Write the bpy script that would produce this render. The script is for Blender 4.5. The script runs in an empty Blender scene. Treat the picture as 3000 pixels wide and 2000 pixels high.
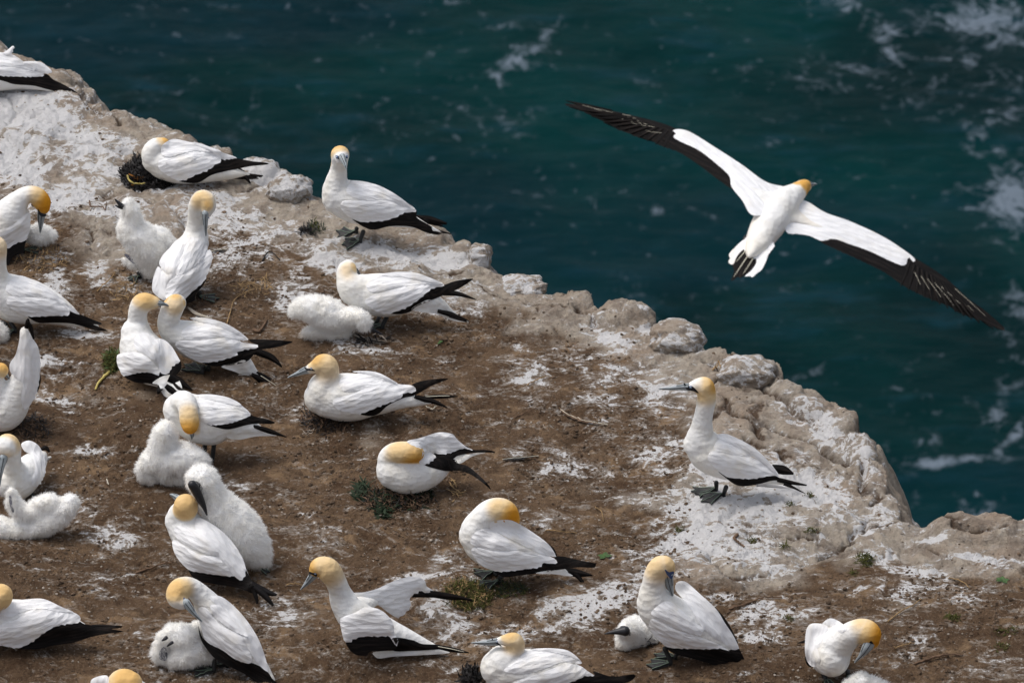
import bpy, bmesh, math, random
import numpy as np
from mathutils import Vector, geometry
from mathutils.bvhtree import BVHTree
R_ = math.radians
rng = np.random.default_rng(7)
random.seed(7)
scene = bpy.context.scene

# ------------------------------------------------------------------ camera, sky, sun, exposure
PITCH = R_(30.0); DIST = 27.0; FPX = 200.0/36*3000
C0 = np.array([0.0, -DIST*math.cos(PITCH), DIST*math.sin(PITCH)])
FWD = np.array([0.0, math.cos(PITCH), -math.sin(PITCH)])
UPV = np.array([0.0, math.sin(PITCH), math.cos(PITCH)])
RGT = np.array([1.0, 0.0, 0.0])
cd = bpy.data.cameras.new('camera'); cam = bpy.data.objects.new('camera', cd)
scene.collection.objects.link(cam); scene.camera = cam
cam.location = C0; cam.rotation_euler = (math.pi/2-PITCH, 0, 0)
cd.lens = 200; cd.sensor_width = 36; cd.clip_start = 0.5; cd.clip_end = 6000
cd.dof.use_dof = True; cd.dof.focus_distance = 26.0; cd.dof.aperture_fstop = 7.0

SUN_EL, SUN_AZ = R_(66), R_(-75)     # azimuth from +Y towards +X
world = bpy.data.worlds.new('World'); scene.world = world; world.use_nodes = True
wn = world.node_tree; wn.nodes.clear()
sky = wn.nodes.new('ShaderNodeTexSky'); sky.sky_type = 'NISHITA'; sky.sun_disc = False
sky.sun_elevation = SUN_EL; sky.sun_rotation = SUN_AZ; sky.air_density = 1.0; sky.dust_density = 4.0; sky.ozone_density = 1.0
bg = wn.nodes.new('ShaderNodeBackground'); bg.inputs[1].default_value = 0.15
wo = wn.nodes.new('ShaderNodeOutputWorld')
hs = wn.nodes.new('ShaderNodeHueSaturation'); hs.inputs['Saturation'].default_value = .45
wn.links.new(sky.outputs[0], hs.inputs['Color']); wn.links.new(hs.outputs[0], bg.inputs[0]); wn.links.new(bg.outputs[0], wo.inputs[0])
sl = bpy.data.lights.new('sun', 'SUN'); sl.energy = 1.5; sl.angle = R_(24); sl.color = (1.0, 0.955, 0.90)
so = bpy.data.objects.new('sun', sl); scene.collection.objects.link(so)
sdir = Vector((math.sin(SUN_AZ)*math.cos(SUN_EL), math.cos(SUN_AZ)*math.cos(SUN_EL), math.sin(SUN_EL)))
so.rotation_euler = sdir.to_track_quat('Z', 'Y').to_euler(); so.location = (0, 0, 30)
scene.view_settings.view_transform = 'Standard'; scene.view_settings.look = 'None'
scene.view_settings.exposure = 0.10; scene.view_settings.gamma = 1.0

# ------------------------------------------------------------------ photograph pixel <-> place
def ray(px, py):
    px = np.asarray(px, float); py = np.asarray(py, float)
    return FWD + ((px-1500)/FPX)[..., None]*RGT + ((1000-py)/FPX)[..., None]*UPV
def at(px, py, Y):
    d = ray(px, py); t = (Y-C0[1])/d[..., 1]
    return C0 + d*np.asarray(t)[..., None]
def on_plane(px, py, z=0.0):
    d = ray(px, py); t = (z-C0[2])/d[..., 2]
    return C0 + d*np.asarray(t)[..., None]
def to_px(x, y, z):
    v = np.stack([x-C0[0], y-C0[1], z-C0[2]], -1)
    w = v@FWD
    return 1500+FPX*(v@RGT)/w, 1000-FPX*(v@UPV)/w, w

# ------------------------------------------------------------------ noise
_perm = rng.permutation(4096).astype(np.int64)
_gr = rng.normal(size=(4096, 2)); _gr /= np.linalg.norm(_gr, axis=1)[:, None]
def perlin(x, y, s=0):
    x = np.asarray(x, float)+s*17.31; y = np.asarray(y, float)-s*9.77
    xi = np.floor(x).astype(np.int64); yi = np.floor(y).astype(np.int64)
    xf = x-xi; yf = y-yi
    u = xf*xf*xf*(xf*(xf*6-15)+10); v = yf*yf*yf*(yf*(yf*6-15)+10)
    def g(ix, iy, fx, fy):
        h = _perm[(_perm[(ix+s*31) & 4095]+iy) & 4095]
        return _gr[h, 0]*fx+_gr[h, 1]*fy
    a = g(xi, yi, xf, yf); b = g(xi+1, yi, xf-1, yf)
    c = g(xi, yi+1, xf, yf-1); d = g(xi+1, yi+1, xf-1, yf-1)
    return ((a*(1-u)+b*u)*(1-v)+(c*(1-u)+d*u)*v)*1.5
def worley(x, y, s=0):
    """nearest and second nearest cell distance and a random number per cell"""
    x = np.asarray(x, float); y = np.asarray(y, float)
    xi = np.floor(x).astype(np.int64); yi = np.floor(y).astype(np.int64)
    f1 = np.full(x.shape, 9.); f2 = f1.copy(); cid = np.zeros(x.shape)
    for i in (-1, 0, 1):
        for j in (-1, 0, 1):
            h = _perm[(_perm[(xi+i+s*37) & 4095]+yi+j) & 4095]
            px_ = xi+i+.5+.42*_gr[h, 0]; py_ = yi+j+.5+.42*_gr[h, 1]
            d = np.hypot(x-px_, y-py_); c = d < f1
            f2 = np.where(c, f1, np.minimum(f2, d)); cid = np.where(c, (h % 977)/977., cid); f1 = np.where(c, d, f1)
    return f1, f2, cid
def fbm(x, y, s=0, o=4, r=.5):
    t = 0; a = 1
    for k in range(o):
        t = t+a*perlin(x*2**k, y*2**k, s+k); a *= r
    return t
def sst(a, b, x):
    t = np.clip((x-a)/(b-a), 0, 1); return t*t*(3-2*t)

# ------------------------------------------------------------------ the plateau and its edge
EDGE = [(-900,-10),(-300,90),(0,135),(141,217),(186,222),(213,238),(220,255),(241,258),(253,286),(282,307),(288,324),(351,338),(406,353),(444,360),(482,372),(527,389),(565,413),(640,447),(702,467),(782,489),(797,512),(850,518),(880,536),(899,574),(960,600),(1060,640),(1180,665),(1290,684),(1330,712),(1371,735),(1440,790),(1460,806),(1500,812),(1570,850),(1594,857),(1658,865),(1760,893),(1875,920),(1900,946),(1930,952),(2040,1000),(2079,1044),(2110,1050),(2168,1052),(2250,1080),(2283,1125),(2334,1144),(2440,1205),(2475,1244),(2535,1292),(2550,1365),(2590,1441),(2640,1503),(2670,1524),(2717,1537),(2740,1536),(2806,1524),(2840,1516),(2895,1518),(2950,1530),(3000,1543),(3300,1600),(4200,1700)]
_ed = on_plane(np.array([p[0] for p in EDGE]), np.array([p[1] for p in EDGE]), -0.03)[:, :2]
_ed = np.vstack([[-60, _ed[0, 1]+6], _ed, [60, _ed[-1, 1]-4]])
_ed = _ed[np.argsort(_ed[:, 0])]
def edge_dist(x, y):
    """metres from the cliff edge, positive on the plateau"""
    shp = x.shape; x = x.ravel(); y = y.ravel()
    best = np.full(x.shape, 1e9)
    for i in range(len(_ed)-1):
        ax, ay = _ed[i]; bx, by = _ed[i+1]; dx, dy = bx-ax, by-ay
        t = np.clip(((x-ax)*dx+(y-ay)*dy)/(dx*dx+dy*dy), 0, 1)
        best = np.minimum(best, np.hypot(x-ax-t*dx, y-ay-t*dy))
    ye = np.interp(x, _ed[:, 0], _ed[:, 1])
    return (best*np.where(y < ye, 1, -1)).reshape(shp)
def blobs(px, py, lst):
    m = np.zeros(px.shape)
    for (cx, cy, rx, ry, a, rot) in lst:
        c, s = math.cos(R_(rot)), math.sin(R_(rot))
        dx, dy = px-cx, py-cy
        u = (dx*c+dy*s)/rx; v = (-dx*s+dy*c)/ry
        m = np.maximum(m, a*np.exp(-(u*u+v*v)*1.1))
    return m
ROCK = [(150,420,420,190,1.2,10),(450,640,300,110,.9,0),(900,620,260,110,1.1,10),(1150,760,260,70,1,10),(2300,1300,330,170,1.2,35),(2250,1520,330,130,1.2,10),(2150,1640,260,110,.8,0),(2500,1480,200,120,1,50),(2900,1580,170,60,1.1,8),(2050,1080,220,60,1,25),(1600,880,170,40,1,15),(1850,950,140,45,1,15)]
GUANO = [(60,350,150,90,1.1,20),(200,400,200,40,.7,20),(40,490,110,60,1.1,10),(190,590,90,60,.9,-20),(330,500,160,25,.7,20),(330,640,120,30,.6,0),(600,420,120,30,.35,20),(820,520,110,50,.95,20),(640,640,130,70,.75,0),(720,740,150,60,.65,-20),(560,560,110,30,.7,0),(1180,745,240,45,.95,5),(980,790,120,50,.85,20),(860,870,60,60,.7,60),(1260,860,160,30,.5,0),(1320,900,110,28,.65,0),(480,800,160,60,.45,0),(160,830,50,80,.7,30),(230,960,90,30,.7,0),(290,800,60,30,.6,0),(150,1080,80,40,.7,20),(160,1180,70,30,.7,20),(270,1330,80,18,.75,10),(330,1560,90,50,.5,0),(270,1690,60,30,.4,0),(230,1480,90,60,.35,0),(1560,1090,80,60,.65,20),(1790,985,70,28,.85,15),(1980,990,110,22,.9,10),(1830,1090,200,60,.5,10),(1760,1180,50,90,.55,-20),(1960,1150,120,60,.5,0),(2060,1370,190,80,.7,20),(2140,1500,260,80,.85,10),(2330,1440,220,80,.85,10),(2060,1590,170,80,.9,5),(2180,1620,140,70,.7,0),(2420,1290,140,50,.65,35),(2370,1240,90,50,.6,30),(2450,1480,120,60,.6,20),(2550,1370,80,40,.45,60),(1720,1770,150,60,.95,-15),(1780,1740,80,50,.8,-30),(1600,1660,80,30,.35,0),(1290,1660,60,50,.6,0),(1240,1690,110,28,.85,-12),(1290,1830,110,90,.6,30),(1350,1830,80,60,.6,0),(1650,1370,90,40,.55,0),(1600,1530,110,50,.35,0),(830,1800,90,90,.45,50),(620,1960,160,40,.6,0),(480,1930,60,60,.5,0),(1450,1860,180,40,.55,0),(1880,1690,80,50,.6,0),(2250,1790,130,40,.75,0),(2240,1860,90,30,.7,0),(1800,1420,80,50,.3,0),(2730,1570,70,18,.9,-8),(2560,1630,80,35,.7,25),(2700,1690,170,28,.6,10),(2880,1630,120,20,.7,5),(2660,1740,140,30,.55,10),(2700,1750,200,60,.35,0),(2690,1890,90,30,.45,-40),(2930,1970,90,30,.5,0),(2850,1780,90,25,.55,0),(2520,1540,60,20,.9,0),(1010,1010,120,30,.55,10),(870,1200,70,50,.4,0),(930,1560,100,60,.25,0),(1500,1330,60,25,.3,0),(1250,1500,80,30,.3,0),(720,1430,90,20,.5,5),(100,640,60,100,.45,0),(1420,1700,60,30,.4,0),(1900,1610,110,50,.5,0),(2100,1750,90,40,.4,0)]
CRACKS = [[(2131,1207),(2253,1245),(2345,1283),(2414,1325),(2506,1360),(2544,1398),(2555,1467)],[(2180,1290),(2207,1306),(2265,1356),(2314,1367)],[(2176,1092),(2226,1126),(2245,1165),(2314,1214),(2390,1235)],[(160,408),(241,424),(310,441),(379,455),(440,470)],[(2140,1207),(2110,1170)],[(2060,1060),(2090,1100),(2080,1130)],[(2400,1620),(2480,1560),(2560,1530)],[(2225,1245),(2215,1290)],[(700,560),(760,540),(840,545)],[(2800,1545),(2860,1570),(2960,1560)],[(1700,900),(1740,920),(1752,950)],[(240,300),(300,345),(330,380)]]
_ck = [on_plane(np.array([p[0] for p in c]), np.array([p[1] for p in c]), 0.0)[:, :2] for c in CRACKS]
def crack_dist(x, y):
    b = np.full(x.shape, 9.)
    for c in _ck:
        for i in range(len(c)-1):
            (ax, ay), (bx, by) = c[i], c[i+1]; dx, dy = bx-ax, by-ay
            t = np.clip(((x-ax)*dx+(y-ay)*dy)/(dx*dx+dy*dy), 0, 1); b = np.minimum(b, np.hypot(x-ax-t*dx, y-ay-t*dy))
    return b
LUMP = []    # rounded rocks growing out of the brink
MOUND = []   # nests: (x, y, radius, height)
def masks(x, y):
    px, py, w = to_px(x, y, np.zeros_like(x))
    d = edge_dist(x, y)
    n = fbm(x*2.2, y*2.2, 3, 4)
    rock = np.maximum(sst(.60, .16, d+n*.24), blobs(px, py, ROCK)*1.15+n*.38)
    rock = sst(.30, .70, rock)
    return px, py, d, rock
def H(x, y, full=False):
    x = np.asarray(x, float); y = np.asarray(y, float)
    px, py, d, rock = masks(x, y)
    und = (.035*fbm(x*.7, y*.7, 11, 3)+.018*perlin(x*2.1, y*2.1, 5))*sst(-.05, .6, d)
    cl = fbm(x*11, y*11, 21, 5, .62)
    pk = .35+.65*sst(-.25, .35, perlin(x*1.9, y*1.9, 35))
    soil = (.010*cl+.010*np.abs(perlin(x*24, y*24, 31))-.004+.006*np.abs(perlin(x*50, y*50, 33)))*pk
    wx = x+.07*fbm(x*1.6, y*1.6, 61, 6, .62); wy = y+.07*fbm(x*1.6, y*1.6, 62, 6, .62)
    # slabs split by joints that run along and across the edge
    a = (wx*.80-wy*.60)*1.7; b = (wx*.60+wy*.80)*3.6
    f1, f2, cid = worley(a, b, 3); e1 = (f2-f1)
    g1, g2, cid2 = worley(wx*8, wy*11, 5); e2 = g2-g1
    jn = sst(-.30, .1, perlin(x*1.3, y*1.3, 47))
    crack = np.exp(-(e1/.035)**2)*jn*sst(-.5, .0, perlin(x*7, y*7, 48))
    crack = np.maximum(crack, np.exp(-(e2/.05)**2)*.45*sst(0., .3, perlin(x*2.3, y*2.3, 49)))
    cw = crack_dist(x+.05*fbm(x*4, y*4, 63, 4), y+.05*fbm(x*4, y*4, 64, 4)); mc = np.exp(-(cw/.013)**2)
    crack = np.maximum(crack, mc)
    step = (cid-.5)*.055*sst(0, .22, e1)+(cid2-.5)*.010*sst(0, .2, e2)
    rk = .014*fbm(x*5, y*5, 41, 5, .55)+.006*fbm(x*22, y*22, 43, 3)-.005*np.abs(perlin(x*14, y*20, 45))+step*jn-.018*crack-.022*mc
    h1, h2, cid3 = worley(wx*16+3, wy*20, 9)
    rk = rk+(cid3-.5)*.010*sst(0, .12, h2-h1)-.008*np.abs(perlin(x*6+y*5, y*3, 87))
    z = und+soil*(1-rock)+(rk+.012)*rock
    # lumps of rounded rock on the lip
    lip = sst(.34, .0, d)
    z = z+lip*.05*(np.abs(perlin(x*3.3, y*3.3, 71))-.15)
    d = d.copy(); z = np.array(z)
    for (mx, my, ma, mb_, mh, sd) in LUMP:
        k = (np.abs(x-mx) < ma*1.5) & (np.abs(y-my) < mb_*1.5)
        if k.any():
            u = (x[k]-mx)/ma; v = (y[k]-my)/mb_; q = np.sqrt(u*u+v*v)*(1+.16*perlin(u*1.6+sd, v*1.6, 90)+.06*perlin(u*5, v*5, 91+sd))
            z[k] = z[k]+mh*(.78 if sd < 30 else .42)*np.sqrt(np.clip(1-q**2.6, 0, 1)); d[k] = np.maximum(d[k], np.where(q < 1, .16, -9))
    for (mx, my, mr, mh) in MOUND:
        q = ((x-mx)**2+(y-my)**2)/mr**2
        z = z+mh*np.exp(-q*1.4)
    t = np.maximum(.09+.03*perlin(x*4, y*4, 83)-d, 0)
    drop = np.where(t < .45, 4.2*t*t, 4.2*.45**2+4.5*(t-.45))
    cf = sst(.12, -.05, d)
    z = z-np.minimum(drop, 47)+cf*(.05*fbm(x*5, y*5, 85, 4)-.04*np.abs(perlin(x*7+y*3, y*2, 86)))
    z = z+7.0*np.clip((-y-4.0)/19.4, 0, 1)**1.5
    if full: return z, rock, crack*rock, cl, d, px, py
    return z
def hzs(P): return H(P[:, 0], P[:, 1])
def hz(x, y): return float(H(np.array([x]), np.array([y]))[0])
def ground(px, py):
    z = 0.0
    for k in range(4):
        p = on_plane(px, py, z); z = hz(p[0], p[1])
    return np.array([p[0], p[1], z])

# ------------------------------------------------------------------ object helpers
def link(o, parent=None):
    scene.collection.objects.link(o)
    if parent is not None: o.parent = parent
    return o
def mesh_data(name, v, faces, mat=None, smooth=True):
    me = bpy.data.meshes.new(name)
    v = np.asarray(v, np.float32)
    if isinstance(faces, np.ndarray):
        k = faces.shape[1]; n = len(faces)
        me.vertices.add(len(v)); me.vertices.foreach_set('co', v.ravel())
        me.loops.add(n*k); me.loops.foreach_set('vertex_index', faces.astype(np.int32).ravel())
        me.polygons.add(n); me.polygons.foreach_set('loop_start', (np.arange(n)*k).astype(np.int32))
        me.update(calc_edges=True)
    else:
        me.from_pydata([tuple(q) for q in v.tolist()], [], [tuple(f) for f in faces]); me.update()
    me.polygons.foreach_set('use_smooth', np.full(len(me.polygons), smooth))
    if mat: me.materials.append(mat)
    return me
def obj(name, v, faces, mat, parent=None, origin=None, smooth=True):
    v = np.asarray(v, float)
    if origin is not None: v = v-origin
    o = bpy.data.objects.new(name, mesh_data(name, v, faces, mat, smooth))
    return link(o, parent)
def top(o, label, cat, group=None, kind=None):
    if label: o['label'] = label
    if cat: o['category'] = cat
    if group: o['group'] = group
    if kind: o['kind'] = kind
    return o
def thing(name, loc, label, cat, group=None):
    o = bpy.data.objects.new(name, None); o.location = loc; o.empty_display_size = .05
    return top(link(o), label, cat, group)
def attr(o, name, vals):
    a = o.data.attributes.new(name, 'FLOAT', 'POINT'); a.data.foreach_set('value', np.asarray(vals, np.float32))
class MB:
    def __init__(s): s.v = []; s.f = []
    def add(s, v, f):
        n = len(s.v); s.v.extend([tuple(map(float, q)) for q in v]); s.f.extend([tuple(i+n for i in q) for q in f])
    def obj(s, name, mat, parent=None, origin=None, smooth=True):
        return obj(name, np.array(s.v), s.f, mat, parent, origin, smooth)

def catmull(P, sub, closed=False):
    P = np.asarray(P, float); n = len(P); out = []
    if n < 3 and not closed:
        for i in range(n-1):
            for k in range(sub): out.append(P[i]+(P[i+1]-P[i])*k/sub)
        out.append(P[-1]); return np.array(out)
    rngi = range(n) if closed else range(n-1)
    for i in rngi:
        p0 = P[(i-1) % n] if closed else P[max(i-1, 0)]
        p1 = P[i]; p2 = P[(i+1) % n]; p3 = P[(i+2) % n] if closed else P[min(i+2, n-1)]
        for k in range(sub):
            t = k/sub
            out.append(.5*((2*p1)+(-p0+p2)*t+(2*p0-5*p1+4*p2-p3)*t*t+(-p0+3*p1-3*p2+p3)*t**3))
    if not closed: out.append(P[-1])
    return np.array(out)
def loft(P, R, seg=20, up=(0, 0, 1), wide=1.0, cap=True):
    """a tapered tube with rounded ends through the points P with radii R"""
    P = np.asarray(P, float); R = np.asarray(R, float); n = len(P)
    T = np.gradient(P, axis=0); T /= np.linalg.norm(T, axis=1)[:, None]+1e-9
    up = np.asarray(up, float)
    v = []; rings = 0
    def ring(c, t, r):
        nonlocal rings
        b = np.cross(t, ring.u); b /= np.linalg.norm(b)+1e-9
        u = np.cross(b, t); ring.u = u
        for k in range(seg):
            a = 2*math.pi*k/seg
            v.append(c+u*math.sin(a)*r+b*math.cos(a)*r*wide)
        rings += 1
    u0 = up-T[0]*np.dot(up, T[0])
    if np.linalg.norm(u0) < .15: u0 = np.array([1., 0, 0])-T[0]*T[0][0]
    ring.u = u0/np.linalg.norm(u0)
    if cap:
        for a in (80, 55, 28): ring(P[0]-T[0]*R[0]*math.sin(R_(a)), T[0], R[0]*math.cos(R_(a)))
    for i in range(n): ring(P[i], T[i], R[i])
    if cap:
        for a in (28, 55, 80): ring(P[-1]+T[-1]*R[-1]*math.sin(R_(a)), T[-1], R[-1]*math.cos(R_(a)))
    f = []
    for i in range(rings-1):
        for k in range(seg):
            a = i*seg+k; b = i*seg+(k+1) % seg
            f.append((a, b, b+seg, a+seg))
    f.append(tuple(range(seg))[::-1]); f.append(tuple((rings-1)*seg+k for k in range(seg)))
    return np.array(v), f
def neighbours(nv, faces):
    e = []
    fa = np.asarray(faces); k = fa.shape[1]
    for i in range(k): e.append(np.stack([fa[:, i], fa[:, (i+1) % k]], 1))
    e = np.vstack(e); e.sort(axis=1); e = np.unique(e, axis=0)
    return e
def lap(v, e, it, lam=.5, fixed=None):
    deg = np.bincount(e.ravel(), minlength=len(v)).astype(float); deg[deg == 0] = 1
    for _ in range(it):
        s = np.zeros_like(v)
        np.add.at(s, e[:, 0], v[e[:, 1]]); np.add.at(s, e[:, 1], v[e[:, 0]])
        if v.ndim > 1: m = s/deg[:, None]
        else: m = s/deg
        nv = v+(m-v)*lam
        if fixed is not None: nv[fixed] = v[fixed]
        v = nv
    return v
def remesh(parts, voxel, smooth=5):
    """one continuous skin round several overlapping closed shapes"""
    V = []; F = []; n = 0
    for v, f in parts:
        V.extend([tuple(map(float, q)) for q in v]); F.extend([tuple(i+n for i in q) for q in f]); n += len(v)
    me = bpy.data.meshes.new('tmp'); me.from_pydata(V, [], F)
    o = bpy.data.objects.new('tmp', me); scene.collection.objects.link(o)
    m = o.modifiers.new('r', 'REMESH'); m.mode = 'VOXEL'; m.voxel_size = voxel; m.adaptivity = 0
    ev = o.evaluated_get(bpy.context.evaluated_depsgraph_get()); em = ev.to_mesh()
    v = np.empty(len(em.vertices)*3, np.float32); em.vertices.foreach_get('co', v); v = v.reshape(-1, 3).astype(float)
    em.calc_loop_triangles()
    t = np.empty(len(em.polygons)*4, np.int32)
    quads = all(len(p.vertices) == 4 for p in em.polygons)
    if quads:
        em.polygons.foreach_get('vertices', t); f = t.reshape(-1, 4)
    else:
        t = np.empty(len(em.loop_triangles)*3, np.int32); em.loop_triangles.foreach_get('vertices', t); f = t.reshape(-1, 3)
    ev.to_mesh_clear(); bpy.data.objects.remove(o); bpy.data.meshes.remove(me)
    e = neighbours(len(v), f)
    v = lap(v, e, smooth)
    return v, f
# ------------------------------------------------------------------ materials
def nd(nt, t, **kw):
    n = nt.nodes.new(t)
    for k, v in kw.items():
        if k.startswith('i_'):
            key = k[2:]; n.inputs[int(key) if key.isdigit() else key.replace('_', ' ')].default_value = v
        else: setattr(n, k, v)
    return n
def base_mat(name, col, rough=.7, spec=.3):
    m = bpy.data.materials.new(name); m.use_nodes = True
    nt = m.node_tree; b = nt.nodes['Principled BSDF']
    b.inputs['Base Color'].default_value = (*col, 1); b.inputs['Roughness'].default_value = rough
    b.inputs['Specular IOR Level'].default_value = spec
    return m, nt, b
def mix(nt, fac, a, b, t='MIX'):
    m = nt.nodes.new('ShaderNodeMix'); m.data_type = 'RGBA'; m.blend_type = t
    for s, v in ((0, fac), (6, a), (7, b)):
        if isinstance(v, bpy.types.NodeSocket): nt.links.new(v, m.inputs[s])
        elif isinstance(v, (int, float)): m.inputs[s].default_value = v
        else: m.inputs[s].default_value = (*v, 1)
    return m.outputs[2]
def math_(nt, op, a, b=None, clamp=False):
    m = nt.nodes.new('ShaderNodeMath'); m.operation = op; m.use_clamp = clamp
    for s, v in ((0, a), (1, b)):
        if v is None: continue
        if isinstance(v, bpy.types.NodeSocket): nt.links.new(v, m.inputs[s])
        else: m.inputs[s].default_value = v
    return m.outputs[0]
def mrange(nt, x, a, b, c=0., d=1., smooth=True):
    m = nt.nodes.new('ShaderNodeMapRange'); m.interpolation_type = 'SMOOTHSTEP' if smooth else 'LINEAR'
    nt.links.new(x, m.inputs[0])
    for i, v in zip((1, 2, 3, 4), (a, b, c, d)): m.inputs[i].default_value = v
    return m.outputs[0]
def noise(nt, scale, detail=4, rough=.55, vec=None, dist=0.):
    n = nd(nt, 'ShaderNodeTexNoise'); n.inputs['Scale'].default_value = scale; n.inputs['Detail'].default_value = detail
    n.inputs['Roughness'].default_value = rough; n.inputs['Distortion'].default_value = dist
    if vec is not None: nt.links.new(vec, n.inputs['Vector'])
    return n.outputs[0]
def coords(nt, scale=(1, 1, 1), rot=(0, 0, 0)):
    g = nd(nt, 'ShaderNodeNewGeometry'); mp = nd(nt, 'ShaderNodeMapping')
    mp.inputs['Scale'].default_value = scale; mp.inputs['Rotation'].default_value = rot
    nt.links.new(g.outputs['Position'], mp.inputs[0]); return mp.outputs[0]
def bump(nt, b, h, strength, dist):
    n = nd(nt, 'ShaderNodeBump'); n.inputs['Strength'].default_value = strength; n.inputs['Distance'].default_value = dist
    nt.links.new(h, n.inputs['Height']); nt.links.new(n.outputs[0], b.inputs['Normal']); return n
def at_(nt, name):
    a = nd(nt, 'ShaderNodeAttribute', attribute_name=name); return a.outputs['Fac']

def mat_plumage():
    m, nt, b = base_mat('white_plumage', (.80, .80, .78), .95, .05)
    g = at_(nt, 'gold'); f = at_(nt, 'flank')
    n = noise(nt, 9, 3, .5, coords(nt)); n2 = noise(nt, 60, 3, .6, coords(nt, (1, 1, .5), (0, .5, 0)))
    w = mix(nt, mrange(nt, n, .35, .75), (.83, .83, .82), (.79, .76, .69))
    w = mix(nt, mrange(nt, n2, .45, .8, 0, .16), w, (.55, .52, .48))
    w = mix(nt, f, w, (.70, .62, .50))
    buff = mix(nt, mrange(nt, n, .3, .7), (.76, .58, .34), (.74, .53, .27))
    c = mix(nt, mrange(nt, g, .02, .50), w, buff)
    c = mix(nt, mrange(nt, g, .50, 1.0), c, (.67, .39, .115))
    c = mix(nt, mrange(nt, g, .85, 1.35), c, (.64, .27, .02))
    nt.links.new(c, b.inputs['Base Color'])
    v = nd(nt, 'ShaderNodeTexVoronoi'); v.feature = 'F1'; v.inputs['Scale'].default_value = 42
    nt.links.new(coords(nt, (.6, 1, 1.2), (0, .5, 0)), v.inputs['Vector'])
    h = math_(nt, 'ADD', math_(nt, 'MULTIPLY', v.outputs['Distance'], .7), math_(nt, 'MULTIPLY', n2, .8))
    bump(nt, b, h, .5, .009)
    return m
def mat_covert():
    m, nt, b = base_mat('wing_coverts', (.80, .80, .80), .95, .05)
    fa = nd(nt, 'ShaderNodeAttribute', attribute_name='fuv').outputs['Vector']
    def mp(sc):
        q = nd(nt, 'ShaderNodeMapping'); q.inputs['Scale'].default_value = sc; nt.links.new(fa, q.inputs[0]); return q.outputs[0]
    st = noise(nt, 1, 4, .65, mp((22, 190, 60)))
    v = nd(nt, 'ShaderNodeTexVoronoi'); v.feature = 'SMOOTH_F1'; v.inputs['Smoothness'].default_value = .25; v.inputs['Scale'].default_value = 1
    nt.links.new(mp((17, 52, 20)), v.inputs['Vector'])
    n = math_(nt, 'ADD', math_(nt, 'MULTIPLY', st, .28), math_(nt, 'MULTIPLY', v.outputs['Distance'], .66))
    n1 = noise(nt, 9, 3, .5, coords(nt))
    c = mix(nt, mrange(nt, n, .52, .80, 0, .38), (.85, .85, .86), (.70, .68, .64))
    c = mix(nt, mrange(nt, n1, .5, .75, 0, .45), c, (.74, .68, .56))
    nt.links.new(c, b.inputs['Base Color'])
    bump(nt, b, n, .8, .012)
    return m
def mat_black():
    m, nt, b = base_mat('black_feather', (.012, .010, .010), .65, .10)
    fa = nd(nt, 'ShaderNodeAttribute', attribute_name='fuv').outputs['Vector']
    q = nd(nt, 'ShaderNodeMapping'); q.inputs['Scale'].default_value = (9, 110, 40); nt.links.new(fa, q.inputs[0])
    n = noise(nt, 1, 4, .6, q.outputs[0])
    c = mix(nt, mrange(nt, n, .40, .75), (.0045, .004, .004), (.020, .015, .013))
    nt.links.new(c, b.inputs['Base Color']); bump(nt, b, n, .6, .006)
    return m
def simple(name, col, rough=.6, spec=.3, var=0., scale=30, bmp=0.):
    m, nt, b = base_mat(name, col, rough, spec)
    n = noise(nt, scale, 4, .6, coords(nt))
    if var: nt.links.new(mix(nt, mrange(nt, n, .3, .75), tuple(max(0, c*(1-var)) for c in col), tuple(min(1, c*(1+var)) for c in col)), b.inputs['Base Color'])
    if bmp: bump(nt, b, n, .6, bmp)
    return m
def mat_down():
    m, nt, b = base_mat('chick_down', (.78, .77, .75), 1.0, .05)
    n = noise(nt, 14, 4, .6, coords(nt))
    c = mix(nt, mrange(nt, n, .35, .7), (.93, .93, .93), (.90, .87, .80))
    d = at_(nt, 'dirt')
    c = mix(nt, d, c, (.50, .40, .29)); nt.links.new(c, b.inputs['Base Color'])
    bump(nt, b, noise(nt, 60, 4, .6, coords(nt)), .4, .006)
    return m
def mat_fluff():
    m, nt, b = base_mat('chick_down_filaments', (.78, .77, .75), 1.0, .0)
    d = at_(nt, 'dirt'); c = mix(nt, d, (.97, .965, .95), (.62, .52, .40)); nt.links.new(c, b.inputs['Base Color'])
    tr = nd(nt, 'ShaderNodeBsdfTranslucent'); nt.links.new(c, tr.inputs[0])
    ms = nd(nt, 'ShaderNodeMixShader'); ms.inputs[0].default_value = .5
    nt.links.new(b.outputs[0], ms.inputs[1]); nt.links.new(tr.outputs[0], ms.inputs[2])
    nt.links.new(ms.outputs[0], nt.nodes['Material Output'].inputs[0])
    return m
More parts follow.
